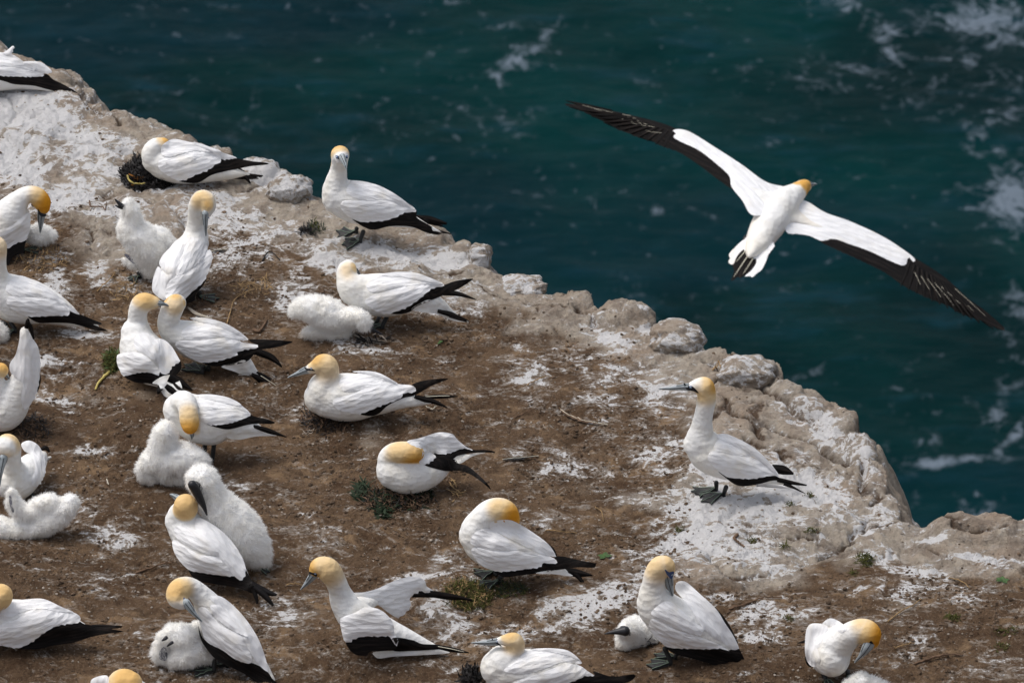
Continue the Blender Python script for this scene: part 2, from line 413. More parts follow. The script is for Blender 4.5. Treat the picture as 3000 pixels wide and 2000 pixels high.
def mat_ground():
    m, nt, b = base_mat('bare_soil_and_limestone', (.2, .15, .1), .95, .12)
    P = coords(nt)
    rock = at_(nt, 'rock'); gu = at_(nt, 'guano'); cr = at_(nt, 'crack'); cl = at_(nt, 'clod')
    nf = noise(nt, 75, 6, .65, P); nm = noise(nt, 14, 6, .62, P); nl = noise(nt, 2.6, 4, .55, P); ng = noise(nt, 260, 3, .6, P)
    soil = mix(nt, mrange(nt, nl, .35, .68), (.095, .065, .044), (.155, .112, .078))
    soil = mix(nt, mrange(nt, nf, .42, .78, 0, .75), soil, (.20, .15, .11))
    soil = mix(nt, mrange(nt, nf, .46, .28, 0, .6), soil, (.030, .020, .014))
    soil = mix(nt, mrange(nt, nm, .60, .78, 0, .6), soil, (.24, .185, .135))
    soil = mix(nt, mrange(nt, cl, -.1, -.9, 0, .55), soil, (.045, .030, .020))
    soil = mix(nt, mrange(nt, ng, .62, .75, 0, .7), soil, (.42, .37, .31))
    rk = mix(nt, mrange(nt, nm, .3, .7), (.30, .27, .235), (.50, .46, .40))
    rk = mix(nt, mrange(nt, nl, .44, .68), rk, (.36, .30, .245))
    rk = mix(nt, mrange(nt, nf, .46, .28, 0, .55), rk, (.10, .08, .065))
    rk = mix(nt, mrange(nt, nf, .60, .75, 0, .5), rk, (.55, .50, .42))
    rk = mix(nt, mrange(nt, cr, .15, .7, 0, .9), rk, (.085, .055, .038))
    nq = noise(nt, 5.5, 8, .70, P, .5)
    soil = mix(nt, mrange(nt, nq, .53, .66, 0, .75), soil, (.29, .215, .145))
    soil = mix(nt, mrange(nt, nq, .47, .36, 0, .6), soil, (.060, .036, .022))
    rk = mix(nt, mrange(nt, nq, .50, .40, 0, .65), rk, (.24, .20, .17))
    soil = mix(nt, 1.0, soil, (.88, .785, .68), 'MULTIPLY'); rk = mix(nt, 1.0, rk, (.86, .815, .765), 'MULTIPLY'); c = mix(nt, rock, soil, rk)
    def ridge(sc, vec, ds, k):
        n = noise(nt, sc, 5, .6, vec, ds); return math_(nt, 'SUBTRACT', 1.0, math_(nt, 'MULTIPLY', math_(nt, 'ABSOLUTE', math_(nt, 'SUBTRACT', n, .5)), k))
    ra = ridge(3.2, coords(nt, (1, 1.3, 1), (0, 0, R_(25))), 1.6, 9); rb = ridge(7.5, coords(nt, (1, 1.6, 1), (0, 0, R_(-35))), 1.3, 8)
    ns = noise(nt, 6, 8, .74, coords(nt, (1, 2.0, 1), (0, 0, R_(18))), .7)
    gu = math_(nt, 'ADD', math_(nt, 'MULTIPLY', gu, 1.0), .085)
    g = math_(nt, 'ADD', gu, math_(nt, 'ADD', math_(nt, 'MULTIPLY', math_(nt, 'SUBTRACT', ns, .5), 2.2), math_(nt, 'MULTIPLY', math_(nt, 'ADD', math_(nt, 'MAXIMUM', ra, 0.), math_(nt, 'MAXIMUM', rb, 0.)), .40)))
    g = math_(nt, 'SUBTRACT', g, .25)
    g = math_(nt, 'ADD', g, math_(nt, 'MULTIPLY', math_(nt, 'SUBTRACT', nf, .5), .6))
    thin = mrange(nt, g, .36, .80, 0, .5); thick = mrange(nt, g, .78, .88, 0, .92)
    c = mix(nt, thin, c, (.42, .385, .345)); c = mix(nt, thick, c, (.64, .635, .64))
    nt.links.new(c, b.inputs['Base Color'])
    h = math_(nt, 'ADD', math_(nt, 'MULTIPLY', nf, .9), math_(nt, 'MULTIPLY', ng, .35))
    bump(nt, b, h, 1.0, .018)
    return m
def mat_sea():
    m, nt, b = base_mat('sea_water', (.004, .04, .045), .35, .012)
    P = coords(nt); P2 = coords(nt, (.45, 1.25, 1), (0, 0, R_(8)))
    n1 = noise(nt, .12, 3, .5, P); n2 = noise(nt, .9, 5, .6, P2); n3 = noise(nt, 3.0, 5, .62, P2, .6)
    c = mix(nt, mrange(nt, n1, .35, .68), (.0012, .0110, .0125), (.0010, .023, .024))
    c = mix(nt, mrange(nt, n2, .48, .78, 0, .7), c, (.006, .032, .048))  # ripple streaks: water's own tone plus sky reflections painted into the base colour
    c = mix(nt, mrange(nt, n3, .40, .22, 0, .35), c, (.001, .007, .009)); c = mix(nt, mrange(nt, n3, .58, .80, 0, .4), c, (.006, .042, .052))
    c = mix(nt, mrange(nt, noise(nt, .07, 3, .5, coords(nt, (1, 1.6, 1), (0, 0, R_(-25))), .5), .46, .62, 0, .55), c, (.0018, .0150, .023))
    fo = at_(nt, 'foam')
    n4 = noise(nt, 1.1, 6, .66, coords(nt, (1, .7, 1), (0, 0, R_(-20))), 1.2); n5 = noise(nt, 2.6, 3, .6, P, .4)
    rg = math_(nt, 'SUBTRACT', .5, math_(nt, 'MULTIPLY', math_(nt, 'ABSOLUTE', math_(nt, 'SUBTRACT', noise(nt, 1.5, 5, .62, P, 1.8), .5)), 8))
    g = math_(nt, 'ADD', fo, math_(nt, 'MULTIPLY', math_(nt, 'SUBTRACT', n4, .5), 2.4))
    g = math_(nt, 'ADD', g, math_(nt, 'MULTIPLY', rg, .55))
    g = math_(nt, 'ADD', g, math_(nt, 'MULTIPLY', math_(nt, 'SUBTRACT', n5, .5), .9))
    f = mrange(nt, g, .38, 1.15, 0, .80)
    sp = mrange(nt, n5, .64, .75, 0, .36)
    f = math_(nt, 'MAXIMUM', f, math_(nt, 'MULTIPLY', sp, mrange(nt, noise(nt, .25, 2, .5, P), .40, .55)))
    c = mix(nt, f, c, (.15, .185, .23)); nt.links.new(c, b.inputs['Base Color'])
    r = mrange(nt, f, 0, .5, .28, .8); nt.links.new(r, b.inputs['Roughness'])
    h = math_(nt, 'ADD', n2, math_(nt, 'MULTIPLY', n3, .35)); bump(nt, b, h, .35, .25)
    return m
M = {}
M['white'] = mat_plumage(); M['covert'] = mat_covert(); M['black'] = mat_black(); M['down'] = mat_down(); M['fluff'] = mat_fluff()
M['bill'] = simple('pale_blue_grey_bill', (.33, .37, .39), .45, .4, .12, 40)
M['line'] = simple('black_bare_skin', (.008, .009, .012), .5, .3)
M['blue'] = simple('blue_eye_ring', (.03, .07, .20), .4, .4)
M['iris'] = simple('pale_iris', (.42, .50, .56), .25, .6)
M['web'] = simple('dark_foot_web', (.026, .027, .027), .6, .3, .3, 60, .002)
M['stripe'] = simple('pale_green_toe_line', (.20, .27, .20), .6, .3)
M['shaft'] = simple('pale_feather_shaft', (.72, .68, .55), .6, .3)
M['dkbill'] = simple('dark_chick_bill', (.018, .018, .022), .4, .4, .3)
M['greyskin'] = simple('grey_chick_skin', (.13, .13, .16), .7, .2, .3)
M['weed'] = simple('dry_black_seaweed', (.010, .008, .008), .6, .3, .5, 50)
M['moss'] = simple('green_moss', (.060, .062, .018), .9, .1, .5, 60)
M['leaf'] = simple('green_leaf', (.05, .10, .028), .6, .3, .3, 60)
M['dkleaf'] = simple('dark_green_leaf', (.016, .028, .013), .7, .2, .4, 60)
M['straw'] = simple('dry_straw', (.30, .20, .10), .85, .1, .4, 40)
M['twig'] = simple('brown_twig', (.14, .09, .06), .9, .1, .4, 40)
M['kelp'] = simple('yellow_kelp_stalk', (.42, .34, .10), .5, .4, .3, 30)
M['orange'] = simple('orange_kelp_scrap', (.38, .16, .035), .6, .3, .3, 30)
M['pebble'] = simple('brown_clods', (.105, .073, .050), .95, .1, .55, 25, .004)
M['pale'] = simple('pale_stones', (.29, .25, .21), .9, .15, .4, 25, .004)
M['ground'] = mat_ground(); M['sea'] = mat_sea()
def mat_rock():
    m, nt, b = base_mat('weathered_boulder', (.3, .27, .23), .95, .12)
    P = coords(nt); nm = noise(nt, 9, 6, .6, P); nf = noise(nt, 60, 5, .65, P)
    c = mix(nt, mrange(nt, nm, .35, .68), (.24, .21, .18), (.42, .375, .31))
    c = mix(nt, mrange(nt, nf, .46, .28, 0, .6), c, (.12, .105, .09))
    g = nd(nt, 'ShaderNodeNewGeometry'); sx = nd(nt, 'ShaderNodeSeparateXYZ'); nt.links.new(g.outputs['Normal'], sx.inputs[0])
    ns = noise(nt, 11, 6, .7, P, .8)
    w = math_(nt, 'ADD', math_(nt, 'MULTIPLY', sx.outputs[2], .45), math_(nt, 'MULTIPLY', math_(nt, 'SUBTRACT', ns, .5), 1.9))
    c = mix(nt, mrange(nt, w, .50, .72, 0, .8), c, (.68, .66, .65))
    nt.links.new(c, b.inputs['Base Color']); bump(nt, b, math_(nt, 'ADD', nm, math_(nt, 'MULTIPLY', nf, .4)), .8, .03)
    return m
M['rock'] = mat_rock()
# ------------------------------------------------------------------ bird builder
def tube_px(pts, seg=12, up=(0, 0, 1), wide=1.0, sub=6):
    pass
class Bird:
    def __init__(s, name, label, cat, Z, base, group=None, lift=0.0, Y0=None):
        s.ox, s.oy, s.k = Z
        bx, by = s.p(*base)
        g = ground(bx, by) if Y0 is None else at(bx, by, Y0)
        s.Y0 = g[1]+.03 if Y0 is None else Y0
        s.o = np.array(g); s.root = thing(name, tuple(g), label, cat, group)
        s.bvh = None
    def p(s, x, y): return s.ox+x/s.k, s.oy+y/s.k
    def at(s, x, y, d=0.0):
        px, py = s.p(x, y); return at(px, py, s.Y0+d)
    def m(s, r, P): return r/s.k*float((P-C0)@FWD)/FPX
    def chain(s, L, sub=7, wide=1.0, seg=22):
        A = np.array([(q[0], q[1], q[2], q[3] if len(q) > 3 else 0.) for q in L], float)
        A = catmull(A, sub)
        P = np.array([s.at(a[0], a[1], a[3]) for a in A]); R = np.array([max(s.m(a[2], q), .002) for a, q in zip(A, P)])
        return P, R
    def body(s, *chains, extra=(), mat='white', gold=(), flank=0.0, wide=.92, voxel=.0058, smooth=4, name='body', lump=.0012):
        parts = []
        for i, L in enumerate(chains):
            P, R = s.chain(L)
            if i == 0: s.axis = (P[0], P[-1]); s.mid = P[len(P)//2]
            parts.append(loft(P, R, 22, wide=wide if i == 0 else 1.0))
        for L, wd in extra:
            P, R = s.chain(L); parts.append(loft(P, R, 26, wide=wd))
        v, f = remesh(parts, voxel, smooth)
        v = v+np.stack([perlin(v[:, 0]*30+v[:, 1]*7, v[:, 2]*30, 3)]*3, 1)*lump*np.array([.6, -1, .8])
        s.bv, s.bf = v, f
        s.av = [tuple(q) for q in v.tolist()]; s.af = [tuple(q) for q in f.tolist()]; s.bvh = BVHTree.FromPolygons(s.av, s.af)
        o = obj(name, v, f, M[mat], s.root, s.o); s.body_o = o
        if mat == 'white':
            g = np.zeros(len(v))
            qx, qy, _w = to_px(v[:, 0], v[:, 1], v[:, 2]); qx = (qx-s.ox)*s.k; qy = (qy-s.oy)*s.k
            for (x, y, d, r0, r1, a, *bx) in gold:
                c = s.at(x, y, d); D = np.linalg.norm(v-c, axis=1); q = 1.0
                if bx: e = 12; q = sst(bx[0]-e, bx[0]+e, qx)*sst(bx[1]-e, bx[1]+e, qy)*(1-sst(bx[2]-e, bx[2]+e, qx))*(1-sst(bx[3]-e, bx[3]+e, qy))
                g = np.maximum(g, a*(1-sst(s.m(r0, c), s.m(r1, c), D))*q)
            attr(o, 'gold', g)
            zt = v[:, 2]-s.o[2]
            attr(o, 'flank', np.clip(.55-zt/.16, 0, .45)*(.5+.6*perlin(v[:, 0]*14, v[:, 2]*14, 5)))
        return v, f
    def grow(s, v, f):
        n = len(s.av); s.av = s.av+[tuple(q) for q in v]; s.af = s.af+[tuple(i+n for i in q) for q in f]
        s.bvh = BVHTree.FromPolygons(s.av, s.af)
    def drape(s, pts, off=.006, bulge=.010, thick=.008, anchors=(), scal=0, ew=None, Yf=None, step=None, conform=False):
        P = np.array([s.p(*q) for q in pts], float)
        area = abs(sum(P[i, 0]*P[(i+1) % len(P), 1]-P[(i+1) % len(P), 0]*P[i, 1] for i in range(len(P))))/2
        step = step or max(3.0, min(8.0, math.sqrt(area)/11))
        B = catmull(P, 8, True)
        # even spacing
        d = np.r_[0, np.cumsum(np.linalg.norm(np.diff(np.vstack([B, B[:1]]), axis=0), axis=1))]
        n = max(12, int(d[-1]/step)); tt = np.linspace(0, d[-1], n, endpoint=False)
        BB = np.vstack([B, B[:1]]); Q = np.stack([np.interp(tt, d, BB[:, 0]), np.interp(tt, d, BB[:, 1])], 1)
        c = Q.mean(0)
        if scal:
            T = np.roll(Q, -1, 0)-np.roll(Q, 1, 0); T /= np.linalg.norm(T, axis=1)[:, None]+1e-9
            sgn = np.sign(sum(Q[i, 0]*Q[(i+1) % n, 1]-Q[(i+1) % n, 0]*Q[i, 1] for i in range(n)))
            N = np.stack([T[:, 1], -T[:, 0]], 1)*sgn
            dn = N@np.array([.45, .9])
            a = np.clip((dn-.15)/.4, 0, 1)
            ph = tt/13.0; saw = np.abs((ph % 1)-.5)*2
            Q = Q+np.array([.75, .65])*(a*scal*(.9-saw)*(1+.5*np.sin(tt*.37)))[:, None]
        lo = Q.min(0); hi = Q.max(0)
        gx, gy = np.meshgrid(np.arange(lo[0], hi[0], step), np.arange(lo[1], hi[1], step*.95))
        gx = gx+(np.arange(gx.shape[0]) % 2)[:, None]*step*.5
        G = np.stack([gx.ravel(), gy.ravel()], 1)
        # inside test and distance to the outline
        x, y = G[:, 0], G[:, 1]; ins = np.zeros(len(G), bool); dist = np.full(len(G), 1e9)
        for i in range(n):
            a, b = Q[i], Q[(i+1) % n]
            cnd = ((a[1] > y) != (b[1] > y)); xi = (b[0]-a[0])*(y-a[1])/((b[1]-a[1]) or 1e-9)+a[0]
            ins ^= cnd & (x < xi)
            e = b-a; L = e@e+1e-9; t = np.clip(((x-a[0])*e[0]+(y-a[1])*e[1])/L, 0, 1)
            dist = np.minimum(dist, np.hypot(x-a[0]-t*e[0], y-a[1]-t*e[1]))
        k = ins & (dist > step*.45); G = G[k]; gd = dist[k]
        allp = np.vstack([Q, G])
        res = geometry.delaunay_2d_cdt([Vector(q) for q in allp.tolist()], [(i, (i+1) % n) for i in range(n)], [], 1, 1e-5)
        vp = np.array([tuple(q) for q in res[0]]); tri = [tuple(t) for t in res[2] if len(t) == 3]
        orig = res[3]
        bd = np.array([1 if (len(o_) and min(o_) < n) or not len(o_) else 0 for o_ in orig], bool)
        dd = np.array([0. if b_ else gd[o_[0]-n] for b_, o_ in zip(bd, orig)])
        N_ = len(vp); dirs = ray(vp[:, 0], vp[:, 1]); w = np.full(N_, np.nan)
        if Yf is not None:
            zx = (vp[:, 0]-s.ox)*s.k; zy = (vp[:, 1]-s.oy)*s.k
            Y = s.Y0+Yf(zx, zy); w = (Y-C0[1])/dirs[:, 1]
            if conform:
                for i in range(N_):
                    dv = Vector(dirs[i]); dv.normalize(); loc, nor, idx, dst = s.bvh.ray_cast(Vector(C0), dv)
                    if loc is not None: w[i] = min(w[i], (np.array(loc)-C0)@FWD)
                hit = w.copy(); w = lap(w, neighbours(N_, np.array(tri)), 14, .7); w = np.minimum(w, hit+.003)
        else:
            o3 = Vector(C0)
            for i in range(N_):
                dv = Vector(dirs[i]); dv.normalize()
                loc, nor, idx, dst = s.bvh.ray_cast(o3, dv)
                if loc is not None and abs(nor.dot(dv)) > .33: w[i] = (np.array(loc)-C0)@FWD
            for (ax, ay, ad, ar) in anchors:
                qx, qy = s.p(ax, ay); k = np.hypot(vp[:, 0]-qx, vp[:, 1]-qy) < ar/s.k
                w[k] = (s.Y0+ad-C0[1])/dirs[k, 1]
            known = ~np.isnan(w)
            if not known.any(): w[:] = (s.Y0-C0[1])/dirs[:, 1]; known[:] = True
            ed = neighbours(N_, np.array(tri))
            if not known.all():
                kk = np.where(known)[0]
                for i in np.where(~known)[0]:
                    w[i] = w[kk[np.argmin(np.hypot(*(vp[kk]-vp[i]).T))]]
                w = lap(w, ed, 220, .9, known)
            hit = w.copy(); w = lap(w, ed, 5, .6); w = np.where(known, np.minimum(w, hit), w)
        ew = ew or min(16.0, max(5., dd.max()*.75))
        g = np.sin(np.clip(dd/ew, 0, 1)*math.pi/2)
        bulge = bulge*.62; off = off*.75
        top_ = C0+dirs*(w-off-bulge*g)[:, None]
        bot = C0+dirs*(w-off+thick*g+.0006)[:, None]
        m_ = N_+np.arange(N_); v = np.vstack([top_, bot])
        a2 = 0
        F = []
        for t in tri:
            A, B_, C_ = vp[t[0]], vp[t[1]], vp[t[2]]
            cr = (B_[0]-A[0])*(C_[1]-A[1])-(B_[1]-A[1])*(C_[0]-A[0])
            if cr > 0: t = (t[0], t[2], t[1])
            F.append(t); q = (int(m_[t[0]]), int(m_[t[2]]), int(m_[t[1]]))
            if set(q) != set(t): F.append(q)
        return v, F
    def blade(s, pts, w, d=None, th=.0022, push=0.0):
        """one feather: pts (x, y[, dY]), half widths w in picture pixels of the zoom"""
        A = np.array([(q[0], q[1], q[2] if len(q) > 2 else (d or 0.), ww) for q, ww in zip(pts, w)], float)
        A = catmull(A, 6); n = len(A)
        Pp = np.array([s.at(a[0], a[1], a[2]) for a in A])
        T = np.gradient(Pp, axis=0); T /= np.linalg.norm(T, axis=1)[:, None]+1e-9
        v = []; f = []
        for i in range(n):
            side = np.cross(T[i], -FWD); side /= np.linalg.norm(side)+1e-9
            nn = np.cross(side, T[i]); r = max(s.m(abs(A[i, 3]), Pp[i]), .0004)
            if nn@FWD > 0: nn = -nn
            c = Pp[i]-FWD*push
            v += [c-side*r, c+nn*min(th, r*.5), c+side*r, c-nn*min(th, r*.5)]
        for i in range(n-1):
            for k in range(4):
                f.append((i*4+k, i*4+(k+1) % 4, i*4+4+(k+1) % 4, i*4+4+k))
        f += [(3, 2, 1, 0), (n*4-4, n*4-3, n*4-2, n*4-1)]
        return np.array(v), f
    def mirror(s, v):
        a, b = s.axis; h = b-a; h[2] = 0; h /= np.linalg.norm(h); n = np.array([-h[1], h[0], 0])
        return v-2*((v-s.mid)@n)[:, None]*n
    def part(s, name, mat, pieces, parent=None, mir=False):
        mb = MB(); fu = []
        for v, f in pieces:
            if mir: v = s.mirror(v); f = [tuple(q)[::-1] for q in f]
            mb.add(v, f)
            if mat in ('covert', 'black'):
                c = v-v.mean(0); U = np.linalg.svd(c[::max(1, len(c)//400)], full_matrices=False)[2]; fu.append(c@U.T+len(fu)*.7)
        o = mb.obj(name, M[mat], parent or s.root, s.o)
        if s.bvh is not None and mat in ('covert', 'white'): s.grow(mb.v, mb.f)
        if fu:
            a = o.data.attributes.new('fuv', 'FLOAT_VECTOR', 'POINT'); a.data.foreach_set('vector', np.vstack(fu).astype(np.float32).ravel())
        return o
    def wing(s, cov, blk=None, blades=(), mirror=True, cov2=(), anchors=(), off=.007, bulge=.011, banch=None, Yf=None, scal=4.2, mat='covert', bscal=0, conform=False):
        bp = []; off = .0026 if Yf is None else off
        if blk:
            bp.append(s.drape(blk, .0030, .0055, .007, banch if banch is not None else anchors, Yf=Yf, scal=bscal, conform=conform))
            if Yf is None: s.grow(*bp[0])
        cp = [s.drape(cov, off, bulge, .010, anchors, scal=scal, Yf=Yf, conform=conform)]
        for c in cov2:
            if Yf is None: s.grow(*cp[-1])
            cp.append(s.drape(c, off+.001, bulge, .008, anchors, scal=scal, Yf=Yf))
        sep = [s.blade(*bl) for bl in blades]
        if blk: bp += sep; sep = []
        w = s.part('wing', mat, cp)
        for q in sep: s.part('primary_feather', 'black', [q], w)
        if bp: s.part('flight_feathers', 'black', bp, w)
        if mirror:
            w = s.part('wing', mat, cp, mir=True)
            if bp: s.part('flight_feathers', 'black', bp, w, mir=True)
        return w
    def shell(s, name, pts, mat='covert', off=.0030, bulge=.010, thick=.012, parent=None, scal=3.2, anchors=(), Yf=None):
        return s.part(name, mat, [s.drape(pts, off, bulge, thick, anchors, scal=scal, Yf=Yf)], parent)
    def bill(s, L, mat='bill', wide=.8, line=True, split=False):
        P, R = s.chain(L, 6)
        v, f = loft(P, R, 14, wide=wide)
        o = s.part('bill', mat, [(v, f)])
        if line:
            ps = []
            for sg in (-1, 1):
                for k_, a_ in ((.15, 1.0), (-.62, .80)):
                    T = np.gradient(P, axis=0); T /= np.linalg.norm(T, axis=1)[:, None]+1e-9
                    n_ = -FWD-T*(T@(-FWD))[:, None]; n_ /= np.linalg.norm(n_, axis=1)[:, None]+1e-9
                    u_ = np.cross(T, n_)
                    if u_[0][2] < 0: u_ = -u_
                    q = P+n_*(R*a_*sg*.97)[:, None]-u_*(R*k_)[:, None]
                    c_ = slice(0, max(4, int(len(q)*(.97 if k_ > 0 else .6))))
                    ps.append(loft(q[c_], np.full(len(q[c_]), .0014), 5))
            s.part('gape_line', 'line', ps, o)
        return o
    def eye(s, x, y, r=.0052, mat='iris', ring=True):
        px, py = s.p(x, y); dv = Vector(ray(px, py)); dv.normalize()
        loc, nor, i, d = s.bvh.ray_cast(Vector(C0), dv)
        if loc is None: return
        c = np.array(loc); n = np.array(nor)
        def ball(name, cc, rr, m_, par):
            bm = bmesh.new(); bmesh.ops.create_icosphere(bm, subdivisions=2, radius=rr)
            v = np.array([tuple(q.co) for q in bm.verts]); f = [tuple(a.index for a in q.verts) for q in bm.faces]; bm.free()
            v = v-np.outer(v@n, n)*.45
            return s.part(name, m_, [(v+cc, f)], par)
        e = ball('eye', c+n*.0006, r, mat, None)
        if ring: ball('eye_ring', c-n*.0012, r*1.45, 'blue', e)
        ball('pupil', c+n*.0022, r*.52, 'line', e)
    def patch(s, name, pts, mat='line', off=.0010, bulge=.0016, parent=None):
        return s.part(name, mat, [s.drape(pts, off, bulge, .003)], parent)
    def leg(s, x0, y0, d0, heel, toe, spread=27, size=None, web=True):
        hx, hy = s.p(*heel); tx, ty = s.p(*toe)
        h = ground(hx, hy); t = ground(tx, ty)
        v = t-h; v[2] = 0; L = np.linalg.norm(v); v /= L; L = min(max(L, .07), .12) if size is None else size
        a = s.at(x0, y0, d0)
        P = np.array([a, h+np.array([0, 0, .022]), h+np.array([0, 0, .006])]); P = catmull(P, 4)
        lv, lf = loft(P, np.linspace(.011, .008, len(P)), 10)
        lg = s.part('leg', 'web', [(lv, lf)])
        toes = []
        n = np.array([-v[1], v[0], 0])
        for a_, l_ in ((-spread, .92), (0, 1.0), (spread, .86)):
            dd = v*math.cos(R_(a_))+n*math.sin(R_(a_)); toes.append(h+dd*L*l_)
        def gz(q, e): q = q.copy(); q[2] = hz(q[0], q[1])+e; return q
        rows = []
        for u in np.linspace(0, 1, 6):
            r = []
            for j in range(9):
                tt = j/4.0; i = min(int(tt), 1); fr = tt-i
                e_ = toes[i]*(1-fr)+toes[i+1]*fr
                pinch = 1-.14*math.sin(fr*math.pi)*u
                r.append(h+(e_-h)*u*pinch)
            rows.append(r)
        V = []; F = []
        RW_ = np.array(rows).reshape(-1, 3); hh = hzs(RW_); up_ = np.repeat(1-np.arange(6)/5, 9)
        for z_ in (.010, .004):
            q = RW_.copy(); q[:, 2] = hh+z_+(.010*up_ if z_ > .005 else 0); V += [tuple(a) for a in q]
        for i in range(5):
            for j in range(8):
                F.append((i*9+j, i*9+j+1, i*9+j+10, i*9+j+9)); F.append(tuple(q+54 for q in (i*9+j+9, i*9+j+10, i*9+j+1, i*9+j)))
        for j in range(8): F.append((45+j, 45+j+1, 54+45+j+1, 54+45+j))
        for i in range(5): F.append((i*9+8, i*9+17, 54+i*9+17, 54+i*9+8)); F.append((i*9+9, i*9, 54+i*9, 54+i*9+9))
        ft = s.part('foot', 'web', [(np.array(V), F)], lg)
        st = []
        for t_ in toes:
            q = np.array([gz(h+(t_-h)*u, .0115+.010*(1-u)) for u in np.linspace(0, 1, 8)]); st.append(loft(q, np.full(8, .0011), 6))
        q = np.array([a+(h-a)*u+np.array([0, -.010, .004]) for u in np.linspace(.35, 1, 5)])
        s.part('toe_line', 'stripe', st, lg)
    def fuzz(s, n=9000, L=.016, dirt=(), comb=(0, 0, -.4), voxel=.007, *, chains, lump=.006, wide=1.0):
        """a chick: lumpy body with a coat of fine down"""
        parts = []
        for i, Lc in enumerate(chains):
            P, R = s.chain(Lc)
            if i == 0: s.axis = (P[0], P[-1]); s.mid = P[len(P)//2]
            parts.append(loft(P, R*.94, 20, wide=wide))
        v, f = remesh(parts, voxel, 5)
        me = mesh_data('t', v, f); nrm = np.empty(len(v)*3, np.float32); me.vertices.foreach_get('normal', nrm); nrm = nrm.reshape(-1, 3).astype(float); bpy.data.meshes.remove(me)
        q = 26
        dis = perlin(v[:, 0]*q+v[:, 1]*9, v[:, 2]*q+v[:, 1]*11, 4)+.5*perlin(v[:, 0]*60, v[:, 2]*60+v[:, 1]*40, 6)
        v = v+nrm*(dis*lump)[:, None]
        s.bv, s.bf = v, f
        s.av = [tuple(q) for q in v.tolist()]; s.af = [tuple(q) for q in f.tolist()]; s.bvh = BVHTree.FromPolygons(s.av, s.af)
        r = np.random.default_rng(int(abs(s.o[0]*1000)) % 9999)
        n = int(n*2.9); L = L*.60
        tri = np.vstack([f[:, [0, 1, 2]], f[:, [0, 2, 3]]]) if f.shape[1] == 4 else f
        A = np.linalg.norm(np.cross(v[tri[:, 1]]-v[tri[:, 0]], v[tri[:, 2]]-v[tri[:, 0]]), axis=1)
        k = r.choice(len(tri), n, p=A/A.sum()); a = r.random((n, 1)); b = r.random((n, 1)); fl = (a+b) > 1; a = np.where(fl, 1-a, a); b = np.where(fl, 1-b, b)
        t = tri[k]; root = v[t[:, 0]]*(1-a-b)+v[t[:, 1]]*a+v[t[:, 2]]*b; N = nrm[t[:, 0]]
        clump = np.stack([perlin(root[:, 0]*40+j*7, root[:, 2]*40+root[:, 1]*30, 8+j) for j in range(3)], 1)
        D = N*.75+np.array(comb)*.6+r.normal(0, .15, (n, 3))+clump*.5
        D -= N*np.minimum(0, (D*N).sum(1)-.25)[:, None]
        D /= np.linalg.norm(D, axis=1)[:, None]
        ln = L*(.45+r.random((n, 1))**3*1.5); sd = np.cross(D, r.normal(0, 1, (n, 3))); sd /= np.linalg.norm(sd, axis=1)[:, None]
        wd = .0006
        tip = root+D*ln+np.array([0, 0, -.003]); midp = root+D*ln*.55
        base = root-N*.002
        bv = np.stack([base-sd*wd, base+sd*wd, midp+sd*wd*.8, tip, midp-sd*wd*.8], 1).reshape(-1, 3)
        o0 = len(v)+np.arange(n)*5
        quadf = np.stack([o0, o0+1, o0+2, o0+4], 1); trif = np.stack([o0+4, o0+2, o0+3, o0+3], 1)
        V = np.vstack([v, bv])
        trif = np.stack([o0+4, o0+2, o0+3], 1)
        F = [tuple(x) for x in f.tolist()]+[tuple(x) for x in quadf.tolist()]+[tuple(x) for x in trif.tolist()]
        ob = obj('body', V, F, M['down'], s.root, s.o)
        ob.data.materials.append(M['fluff'])
        mi = np.zeros(len(F), np.int32); mi[len(f):] = 1; ob.data.polygons.foreach_set('material_index', mi)
        dv = np.zeros(len(V))
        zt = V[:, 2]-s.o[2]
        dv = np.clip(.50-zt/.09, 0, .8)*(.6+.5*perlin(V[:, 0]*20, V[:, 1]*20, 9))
        for (x, y, d, rr, am) in dirt:
            c = s.at(x, y, d); dv = np.maximum(dv, am*(1-sst(0, s.m(rr, c), np.linalg.norm(V-c, axis=1))))
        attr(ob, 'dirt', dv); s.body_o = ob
        return ob
